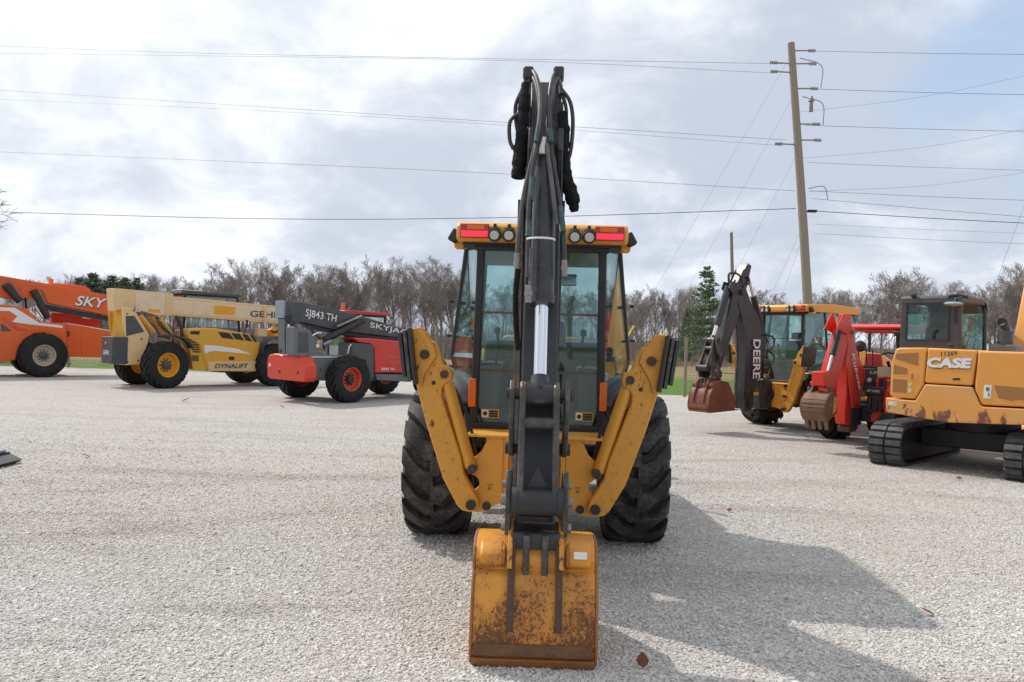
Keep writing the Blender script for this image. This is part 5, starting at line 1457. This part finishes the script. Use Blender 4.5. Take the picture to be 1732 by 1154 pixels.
T_.plate('white_stripe', .861, .866, [(-400, 395), (140, 408), (200, 440), (380, 555), (610, 582), (612, 606), (300, 572), (120, 545), (170, 490), (90, 440), (-400, 428)], MT['white'], 0, parent=bd)
T_.plate('dark_stripe', .861, .864, [(0, 500), (80, 520), (180, 600), (290, 635), (160, 636), (60, 560)], MT['rim_red'], 0, parent=bd)
T_.plate('side_window', .861, .866, [(8, 560), (60, 590), (115, 638), (8, 636)], MT['grey_dark'], 0, parent=bd)
T_.plate('side_latch', .861, .87, [(655, 635), (680, 635), (680, 690), (655, 690)], MT['black'], 0, parent=bd)
T_.plate('far_frame', -.9, -.6, [(500, 455), (960, 480), (985, 600), (500, 560)], MT['kred'], .02, ref=-.6)
T_.plate('far_tank_mark', -.598, -.59, [(800, 482), (905, 490), (880, 520), (800, 512)], MT['white'], 0, ref=-.6)
T_.plate('step', .3, .8, [(680, 950), (950, 965), (950, 978), (680, 965)], MT['lens'], 0, ref=.6)
cab_box(TV, -1.0, -.34, -2.2, -.2, 1.1, T_.at((600, 270), x=-.5).z, MT['black'], MT['orange'], .15)
rt = T_.side(-.5, [(390, 200), (520, 168), (700, 180), (830, 200), (880, 240), (890, 275), (700, 260)])
TV.part('cab_roof_cover', B().prism(rt, 'x', -.95, -.4), MT['orange'], .03)
bl = T_.at((498, 145), x=-.6)
TV.part('beacon', B().cyl((bl.x, bl.y, bl.z - .15), (bl.x, bl.y, bl.z + .06), .08, .07, 12), MT['amber'])
fork_carriage(TV, T_.at((1300, 500), x=0).y + .3, .4, MT['black'])

# ================================================================== second yellow backhoe on the right
DV = Veh('backhoe_loader', 'parked yellow backhoe loader with black boom and rusty brown bucket behind the red tractor', 'backhoe', 5.89, 16.9, 54)
DO = dict(main=False, swing=0.0, pin=(-1.97, 2.66), tip=(-2.62, 1.12), boom_dy=0.0, bucket=MT['rust_bucket'], bar=MT['rust_bucket'], side=MT['rust_bucket'], wear=MT['rust_bucket'], heel=MT['rust_bucket'], ear=MT['rust_bucket'], bucket_label='rust brown digging bucket', bw=.24, bys=1.02)
q2, sp2, _ = backhoe(DV, DO)
D_ = Crop(DV, 4.12, 1160, 450)
A, Z = D_.at((493, 512), x=.13), D_.at((493, 785), x=.13)
mid = (A + Z) / 2
text_obj('maker_name', 'DEERE', DV.root, MT['white'], (.131, mid.y, mid.z), (0, .02, -1), (0, 1, 0), (A - Z).length, .215, 0, .02, .004)
DV.part('yellow_sticker', B().prism(D_.side(.13, [(472, 880), (505, 878), (505, 900), (472, 902)]), 'x', .131, .135), MT['gyellow2'])
for pts, r_ in (([(.0, 345, 100), (.0, 310, 150), (.05, 300, 60), (.05, 345, 50), (.1, 380, 75), (.1, 395, 120)], .022), ([(.12, 380, 72), (.12, 430, 75), (.12, 440, 120), (.12, 400, 145)], .018), ([(.15, 560, 480), (.15, 610, 500), (.15, 610, 560), (.15, 570, 590)], .018), ([(.15, 575, 590), (.15, 615, 630), (.15, 600, 680), (.15, 560, 680)], .018), ([(.15, 560, 685), (.15, 590, 710), (.15, 570, 770), (.15, 540, 790)], .018)):
    DV.part('hydraulic_hose', B().tube([D_.at((a, c), x=x) for x, a, c in pts], r_, 8, 5), MT['hose'])

# ================================================================== red tractor with its backhoe
KV = Veh('backhoe_tractor', 'red compact tractor with red canopy and red digging arm, beside the orange excavator', 'tractor', 6.45, 14.5, 45)
K = Crop(KV, 4.615, 1340, 510)
red = MT['kred']
for s in (-1, 1):
    wheel(KV, s * .68, 0, .50, .38, .26, 16, MT['tyre_far'], MT['lens'], s, hubmat=MT['steel'], hw=.05)
    wheel(KV, s * .60, 1.75, .33, .24, .17, 14, MT['tyre_far'], MT['lens'], s, lug=.03, hubmat=MT['steel'], hw=.035)
    KV.part('fender', B().grid([[(s * .46, y, z), (s * .88, y, z - .01)] for y, z in ((-.45, .8), (-.35, 1.02), (0, 1.12), (.35, 1.05), (.55, .85))]), red, thick=.03)
    KV.part('canopy_post', B().tube([(s * .50, -.35, .9), (s * .52, -.38, 1.5), (s * .46, -.30, 1.98)], .035, 8, 3), MT['black'])
    KV.part('loader_arm', B().prism([(.7, 1.1), (.85, 1.25), (2.1, .75), (2.5, .3), (2.4, .22), (2.0, .6), (.75, .95)], 'x', s * .42, s * .49), red, .01)
KV.part('chassis', B().box(-.22, .22, -.5, 2.1, .40, .75), MT['black'], .02)
KV.part('engine_hood', B().prism([(.75, .75), (2.1, .72), (2.12, 1.05), (1.9, 1.2), (.75, 1.28)], 'x', -.28, .28), red, .05, seg=3)
KV.part('loader_bucket', B().prism([(2.45, .05), (2.42, .5), (2.55, .55), (3.0, .07), (2.95, .03), (2.58, .06), (2.52, .46)], 'x', -.85, .85), MT['black'], .006)
can = KV.part('canopy', B().prism([(-.55, 1.97), (-.58, 2.03), (-.3, 2.08), (.8, 2.08), (1.02, 2.03), (1.0, 1.94), (.9, 1.97)], 'x', -.62, .62), red, .03, seg=3)
KV.part('canopy_lamp', B().box(.50, .62, -.60, -.5, 1.87, 1.96), MT['black'], .015, parent=can)
seat = KV.part('seat', B().box(-.22, .22, -.1, .32, 1.05, 1.15).prism([(-.2, 1.14), (.2, 1.14), (.13, 1.56), (-.13, 1.56)], 'y', -.16, -.06), MT['kred'], .04, seg=3)
KV.part('operator_console', B().box(-.36, .36, -.62, -.42, .95, 1.32).box(-.36, .36, -.60, -.44, 1.32, 1.36), MT['black'], .03)
text_obj('model_mark', 'L39', KV.root, MT['lens'], (.22, -.624, 1.25), (1, 0, 0), (0, 0, 1), .15, .045, .1, .01)
for x in (-.16, -.06, .06, .16):
    KV.part('control_lever', B().cyl((x, -.55, 1.34), (x * 1.1, -.62, 1.60), .010, None, 6).lathe([(.001, -.025), (.02, 0), (.001, .025)], (x * 1.1, -.62, 1.62), 'z', 8), MT['black'])
KV.part('steering_wheel', B().tube([(.2 * math.cos(t), .55 + .05 * math.sin(t), 1.42 + .17 * math.sin(t)) for t in np.linspace(0, 6.283, 17)], .015, 6, 1).cyl((0, .55, 1.42), (0, .75, 1.2), .03, None, 8), MT['black'])
KV.part('mirror_ball', B().lathe([(.001, -.04), (.035, -.03), (.042, 0), (.035, .03), (.001, .04)], K.at((602, 615), x=.15), 'y', 12), MT['lens'])
KV.part('mirror_ball', B().lathe([(.001, -.10), (.08, -.07), (.1, 0), (.08, .07), (.001, .10)], K.at((530, 350), x=.0), 'y', 12), MT['black'])
KV.part('side_panel', B().prism(K.side(.4, [(665, 510), (770, 515), (770, 600), (665, 595)]), 'x', .40, .42), MT['rim_tan'], .01)
# backhoe frame
KV.part('backhoe_frame', B().box(-.30, .30, -.85, -.55, .42, .70).box(-.12, .12, -1.25, -.85, .36, .66), MT['black'], .02)
for s in (-1, 1):
    st = KV.part('stabiliser_arm', B().prism([(s * .28, .42), (s * .36, .46), (s * .66, 1.0), (s * .60, 1.04), (s * .50, .96), (s * .26, .52)], 'y', -.86, -.76), red, .01)
    KV.part('stabiliser_foot', B().box(s * .58, s * .76, -.95, -.68, .98, 1.05), MT['kred'], .01, parent=st)
    KV.part('guard_rail', B().tube([(s * .30, -.72, .72), (s * .32, -.74, 1.12), (s * .40, -.74, 1.17), (s * .62, -.74, 1.15), (s * .66, -.72, 1.05), (s * .68, -.70, .72)], .022, 8, 4), red)
    KV.part('foot_rest', B().box(s * .50, s * .92, -.92, -.66, .60, .70), red, .02)
en = KV.part('valve_cover', B().box(.20, .48, -.96, -.84, .88, 1.02), MT['black'], .02)
text_obj('cover_mark', 'BT1000', en, MT['lens'], (.34, -.963, .95), (1, 0, 0), (0, 0, 1), .20, .045, 0, .02)
KV.part('valve_block', B().box(.22, .46, -.92, -.80, .60, .88).cyl((.28, -.95, .66), (.28, -.95, .84), .03, None, 8).cyl((.38, -.95, .62), (.38, -.95, .80), .03, None, 8), MT['steel_dark'], .008)
kb = K.side(.085, [(440, 95), (460, 100), (468, 230), (490, 320), (520, 430), (572, 550), (575, 590), (545, 690), (527, 860), (515, 1000), (480, 985), (414, 955), (412, 870), (427, 700), (430, 580), (418, 480), (436, 340), (422, 240)])
bm = KV.part('boom', B().prism(kb, 'x', -.085, .085), red, .010)
KV.part('boom_pin', B().cyl((-.11, -1.2, .48), (.11, -1.2, .48), .045, None, 12).cyl((-.12, K.at((430, 235), x=0).y, K.at((430, 235), x=0).z), (.12, K.at((430, 235), x=0).y, K.at((430, 235), x=0).z), .045, None, 12), MT['steel'], parent=bm)
KV.part('boom_bracket', B().box(-.10, .10, -1.30, -1.0, .26, .36), MT['rust_bar'], .01, parent=bm)
ear = K.side(.10, [(345, 212), (400, 92), (414, 98), (440, 200), (430, 260), (395, 240)])
for s in (-1, 1):
    KV.part('boom_ear', B().prism(ear, 'x', s * .088, s * .108), red, .006)
KV.part('dipper_stick', B().prism(K.side(.085, [(390, 215), (455, 235), (432, 340), (400, 480), (356, 610), (340, 685), (296, 665), (300, 540), (345, 380)]), 'x', -.075, .082), red, .01)
KV.part('dipper_bracket', B().prism(K.side(.085, [(240, 552), (302, 545), (335, 600), (330, 690), (240, 660)]), 'x', -.10, .10), red, .01)
kc0, kc1 = tuple(K.at((366, 215), x=.06)), tuple(K.at((278, 545), x=.06))
cy = KV.part('bucket_cylinder', B().cyl(kc0, Vector(kc0).lerp(Vector(kc1), .62), .05, None, 14), MT['black'])
KV.part('rod', B().cyl(Vector(kc0).lerp(Vector(kc1), .6), kc1, .026, None, 12), MT['chrome'], parent=cy)
dd = Vector((0, .26, -1)).normalized()
a, c = K.at((470, 400), x=.09), K.at((528, 685), x=.09)
text_obj('maker_name', 'Kubota', bm, MT['white'], (a + c) / 2 + Vector((0, 0, 0)), (c - a), Vector((0, 1, .2)), (c - a).length, .125, .25, .02, .006)
KV.part('dump_link', B().prism([(-1.46, 1.30), (-1.36, 1.28), (-1.20, .70), (-1.28, .66)], 'x', .10, .14), red, .008)
# bucket with ribs and teeth
out = [(-2.02, 1.0), (-2.18, 1.04), (-2.36, .98), (-2.50, .86), (-2.54, .70), (-2.48, .56), (-2.38, .46), (-1.98, .62)]
inn = [(-1.99, .64), (-2.37, .49), (-2.46, .57), (-2.51, .70), (-2.47, .84), (-2.34, .95), (-2.17, 1.01), (-2.03, .97)]
kq = lambda pts: [(-2.20 + (y + 2.20) * .84, .70 + (z - .72) * .80) for y, z in pts]
bk = KV.part('bucket', B().prism(kq(out + inn), 'x', -.19, .19), MT['brown_bucket'], .006, label='muddy brown toothed bucket')
for s in (-1, 1):
    KV.part('side_plate', B().prism(kq(out), 'x', s * .19, s * .203), MT['brown_bucket'], .004, parent=bk)
    KV.part('bucket_ear', B().prism(kq([(-1.98, 1.0), (-2.02, 1.12), (-2.22, 1.14), (-2.30, 1.02), (-2.18, 1.0)]), 'x', s * .11, s * .135), MT['brown_bucket'], .004, parent=bk)
for k in range(5):
    z0 = .60 + .07 * k
    yy = float(np.interp(z0, [.46, .56, .70, .86, .98], [-2.38, -2.48, -2.54, -2.50, -2.36]))
    KV.part('bucket_rib', B().prism(kq([(yy - .014, z0 - .008), (yy + .01, z0 - .008), (yy + .01, z0 + .012), (yy - .014, z0 + .012)]), 'x', -.19, .19), MT['brown_bucket'], .003, parent=bk)
for k in range(4):
    x = -.155 + .31 * k / 3
    KV.part('tooth', B().prism(kq([(-2.40, .52), (-2.30, .50), (-2.27, .30), (-2.31, .29)]), 'x', x - .03, x + .03), MT['brown_bucket'], .004, parent=bk)
KV.part('bucket_side_cheek', B().prism(kq([(-2.02, .92), (-2.16, .95), (-2.2, .60), (-2.05, .66)]), 'x', .204, .21), MT['yellow_worn'], 0, parent=bk)

# ================================================================== orange excavator
CV = Veh('excavator', 'orange tracked excavator with grey cab at the right edge, rear panels scuffed and rusty', 'excavator', 6.88, 11.82, 45)
C = Crop(CV, 4.81, 1460, 480)
ora = MT['corange']


def track(xc, w, y0, y1, h, seed):
    b = B(); rad = h / 2
    n_arc, n_flat = 9, 14
    path = []
    for k in range(n_flat): path.append((y0 + rad + (y1 - y0 - h) * k / n_flat, h, 90))
    for k in range(n_arc):
        a = 90 - 180 * k / n_arc
        path.append((y1 - rad + rad * math.cos(R(a)), rad + rad * math.sin(R(a)), a))
    for k in range(n_flat): path.append((y1 - rad - (y1 - y0 - h) * k / n_flat, 0, -90))
    for k in range(n_arc):
        a = -90 - 180 * k / n_arc
        path.append((y0 + rad + rad * math.cos(R(a)), rad + rad * math.sin(R(a)), a))
    belt = [(y, z) for y, z, a in path]
    inner = [(y - .035 * math.cos(R(a)), z - .035 * math.sin(R(a))) for y, z, a in path]
    n = len(path)
    for i in range(n):
        j = (i + 1) % n
        b.prism([belt[i], belt[j], inner[j], inner[i]], 'x', xc - w / 2, xc + w / 2)
    t = CV.part('track_belt', b, MT['track'], smooth=0)
    for i in range(n):
        y, z, a = path[i]
        ca, sa = math.cos(R(a)), math.sin(R(a)); tx, tz = -sa, ca
        L2 = .052
        for x0, x1 in ((xc - w / 2 - .006, xc - .012), (xc + .012, xc + w / 2 + .006)):
            P4 = [(y + tx * L2 * u + ca * v_, z + tz * L2 * u + sa * v_) for u, v_ in ((-1, -.005), (1, -.005), (.68, .042), (-.68, .042))]
            CV.part('track_pad', B().prism(P4, 'x', x0, x1), MT['track'], parent=t, smooth=0)
    CV.part('track_core', B().prism([(y - .06 * math.cos(R(a)), z - .06 * math.sin(R(a))) for y, z, a in path], 'x', xc - w * .36, xc + w * .36), MT['black'], parent=t, smooth=0)
    f = CV.part('track_frame', B().box(xc - w * .28, xc + w * .28, y0 + .35, y1 - .35, .12, h - .12), MT['black'], .02)
    for y in (y0 + rad, y1 - rad):
        CV.part('idler', B().cyl((xc - w * .3, y, rad), (xc + w * .3, y, rad), rad - .06, None, 22).cyl((xc - w * .34, y, rad), (xc + w * .34, y, rad), .10, None, 14), MT['rust_bar'], .01, parent=f)
    return t


track(-.92, .43, -1.34, 1.30, .56, 1)
track(.78, .43, -1.34, 1.30, .56, 2)
CV.part('undercarriage', B().box(-.75, .62, -.45, .45, .26, .52).cyl((-.05, 0, .5), (-.05, 0, .74), .48, None, 28), MT['black'], .02)
CV.part('dozer_blade', B().prism([(1.75, .06), (1.72, .45), (1.82, .48), (1.86, .06)], 'x', -1.1, .98), ora, .01)
CV.part('platform', B().box(-.93, .93, -1.05, 1.0, .74, .95), MT['black'], .02)
yr = -1.33
Lp = [(262, 530), (300, 520), (512, 520), (516, 540), (490, 820), (420, 940), (240, 925), (215, 905), (228, 640)]
Mp = [(527, 522), (920, 540), (925, 560), (888, 815), (880, 830), (505, 808), (498, 790)]
Rp = [(935, 545), (1500, 565), (1500, 1015), (975, 988), (955, 975), (908, 865), (905, 830)]
Wp = [(185, 925), (240, 938), (425, 952), (505, 818), (885, 842), (900, 872), (955, 992), (980, 1002), (1500, 1030), (1500, 1175), (1300, 1150), (700, 1130), (420, 1085), (200, 1048), (186, 1035)]
lp = CV.part('grille_panel', B().prism(C.back(yr, Lp), 'y', yr, yr + .6), ora, .025, seg=3)
mp = CV.part('engine_door', B().prism(C.back(yr, Mp), 'y', yr, yr + .6), ora, .025, seg=3)
rp = CV.part('side_door', B().prism(C.back(yr, Rp), 'y', yr + .002, yr + .6), ora, .025, seg=3)
cwt = CV.part('counterweight', B().prism(C.back(yr, Wp), 'y', yr - .012, yr + .6), MT['corange_worn'], .02, seg=3, label='scuffed rusty orange counterweight')
for w in ([(265, 568), (452, 560), (445, 668), (400, 655), (262, 610)], [(250, 655), (360, 690), (358, 738), (245, 735)], [(242, 772), (362, 782), (352, 890), (238, 880)]):
    pts = C.back(yr, w)
    CV.part('grille', B().prism(pts, 'y', yr - .004, yr + .01), MT['grille'], .004, parent=lp)
for w, m in (([(385, 722), (440, 726), (436, 790), (382, 785)], 'corange'), ([(392, 730), (412, 731), (410, 775), (390, 773)], 'grille')):
    CV.part('handle_recess', B().prism(C.back(yr, w), 'y', yr - (.006 if m == 'corange' else .009), yr), MT[m], .002, parent=lp)
CV.part('warning_label', B().prism(C.back(yr, [(360, 785), (408, 790), (402, 902), (355, 895)]), 'y', yr - .003, yr), MT['gyellow'], parent=lp)
CV.part('label_symbol', B().prism(C.back(yr, [(370, 850), (392, 852), (390, 885), (368, 882)]), 'y', yr - .006, yr - .0035).prism(C.back(yr, [(372, 805), (394, 808), (392, 832), (371, 830)]), 'y', yr - .006, yr - .0035), MT['lens'], parent=lp)


def back_text(name, body, parent, mat, a, b_, h, y, **k):
    A, Z = C.at(a, y=y), C.at(b_, y=y)
    hh = (C.at(((a[0] + b_[0]) / 2, a[1] - h / 2), y=y) - C.at(((a[0] + b_[0]) / 2, a[1] + h / 2), y=y)).z
    d = Z - A
    return text_obj(name, body, parent, mat, (A + Z) / 2 + Vector((0, -.003, 0)), d, Vector((0, -1, 0)).cross(d), d.length, hh, depth=k.pop('depth', .002), **k)


back_text('maker_outline', 'CASE', mp, MT['grille'], (522, 648), (892, 654), 92, yr, shear=.15, bold=.085, depth=.0015)
back_text('maker_name', 'CASE', mp, MT['white'], (520, 640), (888, 648), 84, yr, shear=.15, bold=.06, depth=.004)
back_text('unit_number', '11269', mp, MT['print_black'], (635, 572), (765, 566), 34, yr, bold=.012)
back_text('model_name', '80C', cwt, MT['white'], (205, 970), (275, 978), 36, yr - .012, bold=.05, shear=.1)
CV.part('door_slot', B().prism(C.back(yr, [(728, 768), (788, 768), (790, 786), (730, 786)]), 'y', yr - .004, yr), MT['black'], parent=mp)
CV.part('info_label', B().prism(C.back(yr, [(985, 825), (1045, 828), (1038, 935), (978, 930)]), 'y', yr - .003, yr + .002), MT['white'], parent=rp)
CV.part('label_symbol', B().prism(C.back(yr, [(1002, 842), (1030, 844), (1026, 875), (998, 873)]), 'y', yr - .006, yr - .0035).prism(C.back(yr, [(1018, 890), (1030, 891), (1028, 918), (1016, 917)]), 'y', yr - .006, yr - .0035), MT['grey'], parent=rp)
CV.part('vent_panel', B().prism(C.back(yr, [(1062, 825), (1500, 860), (1500, 955), (1240, 945), (1215, 955), (1100, 930)]), 'y', yr - .003, yr + .004), MT['grille'], .004, parent=rp)
CV.part('latch', B().box(-.035, .035, -.03, .03, 0, .05).xf(Matrix.Translation(C.at((715, 520), y=yr + .05))), MT['black'], .012, parent=mp)
CV.part('engine_cover', B().box(-.86, .95, yr + .1, -.2, 1.2, 1.655), ora, .03)
CV.part('side_cover', B().box(.55, .93, -.8, .8, .92, 1.6), ora, .03)
# cab
z0, z1 = 1.64, C.at((550, 92), y=-.6).z
xl, xr = C.at((300, 300), y=-.62).x, C.at((795, 300), y=-.62).x
yf = C.at((1015, 300), x=xr).y
yk = -.62
fr = B()
fr.box(xl, xr, yk, yk + .05, z0, z0 + .16)
fr.box(xl, xr, yk, yk + .05, z1 - .14, z1 - .03)
fr.box(xl, xl + .10, yk + .001, yk + .049, z0 + .1, z1 - .08)
fr.box(xr - .16, xr, yk + .001, yk + .049, z0 + .1, z1 - .08)
fr.prism([(yk, z0), (yk + .16, z0), (yk + .10, z0 + .25), (yk + .08, z1 - .1), (yk, z1 - .06)], 'x', xr - .05, xr - .001)
fr.prism([(yf - .09, z0), (yf, z0), (yf, z1 - .25), (yf - .06, z1 - .12), (yf - .12, z1 - .10), (yf - .09, z1 - .28)], 'x', xr - .05, xr - .001)
fr.prism([(yk, z0), (yk + .16, z0), (yk + .08, z1 - .1), (yk, z1 - .06)], 'x', xl, xl + .05)
fr.prism([(yf - .07, z0), (yf, z0), (yf, z1 - .25), (yf - .08, z1 - .10)], 'x', xl, xl + .05)
fr.box(xl, xr, yk, yf, z0 - .6, z0 + .03)
cabf = CV.part('cab_frame', fr, MT['cabgrey'], .025, seg=3)
CV.part('roof', B().prism([(yk - .01, z1 - .12), (yk + .02, z1 - .02), (yk + .15, z1), (yf - .25, z1 - .01), (yf - .06, z1 - .09), (yf + .01, z1 - .22), (yf - .04, z1 - .22), (yf - .12, z1 - .10)], 'x', xl - .005, xr + .005), MT['cabgrey'], .06, seg=4, parent=cabf)
rw = CV.part('rear_window', B().box(xl + .09, xr - .15, yk + .018, yk + .026, z0 + .15, z1 - .13), MT['glass_dark'], parent=cabf)
b = B()
a0, a1, c0, c1 = xl + .10, xr - .165, z0 + .16, z1 - .145
for (x0, x1, zz0, zz1) in ((a0 - .02, a1 + .02, c0 - .02, c0), (a0 - .02, a1 + .02, c1, c1 + .02), (a0 - .02, a0, c0, c1), (a1, a1 + .02, c0, c1)):
    b.box(x0, x1, yk - .006, yk + .02, zz0, zz1)
CV.part('window_seal', b, MT['black'], parent=cabf)
CV.part('side_window', B().prism([(yk + .15, z0 + .03), (yf - .08, z0 + .03), (yf - .08, z1 - .26), (yf - .14, z1 - .12), (yk + .09, z1 - .10), (yk + .10, z0 + .25)], 'x', xr - .03, xr - .022), MT['glass_plain'], parent=cabf)
CV.part('left_window', B().prism([(yk + .13, z0 + .03), (yf - .07, z0 + .03), (yf - .1, z1 - .14), (yk + .09, z1 - .10)], 'x', xl + .02, xl + .028), MT['glass_side'], parent=cabf)
CV.part('windshield', B().box(xl + .05, xr - .05, yf - .03, yf - .022, z0 + .03, z1 - .2), MT['glass_side'], parent=cabf)
xs_ = (xl + xr) / 2 + .02
CV.part('seat', B().box(xs_ - .22, xs_ + .22, -.2, .25, z0 - .05, z0 + .1).prism([(xs_ - .21, z0), (xs_ + .21, z0), (xs_ + .18, z0 + .36), (xs_ - .18, z0 + .36)], 'y', -.30, -.18).prism([(xs_ - .14, z0 + .36), (xs_ + .14, z0 + .36), (xs_ + .10, z0 + .60), (xs_ - .10, z0 + .60)], 'y', -.30, -.19), MT['seat'], .04, seg=3, parent=cabf)
CV.part('cab_hinge', B().box(xr - .09, xr - .06, yk - .012, yk, z1 - .40, z1 - .22), MT['black'], .006, parent=cabf)
CV.part('marker_lamp', B().box(xl + .14, xl + .22, yk - .02, yk + .03, z1 - .03, z1 + .03), MT['black'], .015, parent=cabf)
a = C.at((735, 165), y=yk - .06)
CV.part('roof_mirror', B().lathe([(.001, -.035), (.10, -.02), (.13, 0), (.10, .025), (.001, .035)], a, 'z', 20), MT['bluegrey'], parent=cabf)
CV.part('mirror_bracket', B().tube([C.at((690, 105), y=yk), C.at((740, 95), y=yk + .02), C.at((800, 100), y=yk + .05), C.at((850, 110), y=yk + .1)], .022, 8, 3).tube([a, C.at((760, 110), y=yk + .02)], .014, 8, 1), MT['black'], parent=cabf)
# exhaust and platform in front of the engine cover
a = C.at((1150, 500), y=-.5)
ex = CV.part('exhaust_pipe', B().tube([a, C.at((1150, 400), y=-.5), C.at((1160, 360), y=-.5), C.at((1132, 318), y=-.56)], .055, 14, 4), MT['cabgrey'])
m_ = C.at((1132, 316), y=-.575)
CV.part('pipe_mouth', B().lathe([(.0, 0), (.05, 0), (.062, -.012), (.062, .03)], m_, 'y', 16), MT['black'], parent=ex)
CV.part('muffler', B().cyl(C.at((1155, 505), y=-.5), C.at((1155, 385), y=-.5), .10, .09, 16), MT['cabgrey'])
p0, p1 = C.at((1065, 530), y=-.45), C.at((1262, 498), y=-.45)
CV.part('tool_box', B().box(p0.x, p1.x, -.6, -.2, 1.6, p1.z), MT['grey'], .02)
# boom
bs = [(.55, .95), (.25, 1.35), (.30, 1.75), (1.05, 3.05), (2.0, 3.75), (3.4, 3.45), (4.6, 2.5), (4.5, 2.25), (3.3, 2.95), (2.2, 3.2), (1.55, 2.65), (1.0, 1.5), (.9, .95)]
bs = [(y + .25, z) for y, z in bs]
bm = CV.part('boom', B().prism(bs, 'x', .16, .48), ora, .02)
CV.part('boom_tube', B().tube([(.50, .62, 1.4), (.50, .85, 2.0), (.50, 1.45, 3.0)], .02, 8, 3).tube([(.55, .57, 1.4), (.55, .80, 2.0), (.55, 1.40, 3.0)], .02, 8, 3), ora, parent=bm)
CV.part('dipper_stick', B().prism([(4.3, 2.9), (4.75, 2.75), (5.0, 1.0), (4.85, .6), (4.65, .65), (4.35, 2.2)], 'x', .06, .32), ora, .02)
CV.part('bucket', B().prism([(4.6, .7), (5.05, .75), (5.2, .4), (5.0, .05), (4.6, .02), (4.2, .1), (4.25, .14), (4.6, .08), (4.95, .1), (5.1, .4), (5.0, .66), (4.6, .62)], 'x', -.2, .58), MT['rust_bucket'], .01)

# ================================================================== small things on the gravel
a = U(15, 790, 1)
g0 = (-5.86, 9.35)
root = empty('attachment_plate', (g0[0], g0[1], 0), 0, 'edge of a low black metal plate lying on the gravel at the left edge', 'metal plate')
mesh_obj('base_lip', B().prism([(-.9, .01), (.13, .01), (.17, .045), (.02, .12), (-.9, .12)], 'y', -.25, .25), MT['boom'], root, .006)
mesh_obj('top_rail', B().box(-.9, .01, -.2, .2, .132, .165), MT['bluegrey'], root, .012)
mesh_obj('rim_bar', B().box(-.9, .03, -.24, .24, .118, .131), MT['black'], root, .004)


def leaf(x, y, s, rz, up, label):
    P = []
    for t, w in ((0, .02), (.2, .30), (.45, .42), (.7, .30), (.9, .12), (1.0, .01)):
        P.append([((-w) * s, t * s * math.cos(up), .004 + t * s * math.sin(up) + .10 * s), (0, t * s * math.cos(up), .004 + t * s * math.sin(up)), (w * s, t * s * math.cos(up), .004 + t * s * math.sin(up) + .08 * s)])
    o = mesh_obj('fallen_leaf', B().grid(P), MT['leaf'], smooth=60, thick=.0015)
    o.location = (x, y, .006); o.rotation_euler = (0, 0, rz)
    return tag(o, label, 'leaf', 'fallen leaves on the gravel')


leaf(.69, 4.02, .075, .1, 1.25, 'curled reddish brown leaf standing upright beside the bucket shadow')
for px, py, s, lb in ((1580, 1043, .07, 'brown leaf lying at the far end of the cab shadow'), (1232, 867, .06, 'small tan leaf on sunny gravel right of the rear tyre'), (1325, 1018, .035, 'tiny dark leaf in the middle of the machine shadow'), (1622, 813, .08, 'brown leaf on the gravel in front of the excavator tracks'), (308, 680, .16, 'orange brown leaf left of centre in front of the lifts'), (481, 690, .10, 'small dark leaf in front of the grey and red lift'), (152, 774, .09, 'yellowish leaf on the gravel on the left'), (1368, 742, .12, 'brown clod of leaves in front of the red tractor')):
    d = ray(px, py); t = -CH / d[2]
    leaf(d[0] * t, t, s, random.uniform(0, 6), .4, lb)
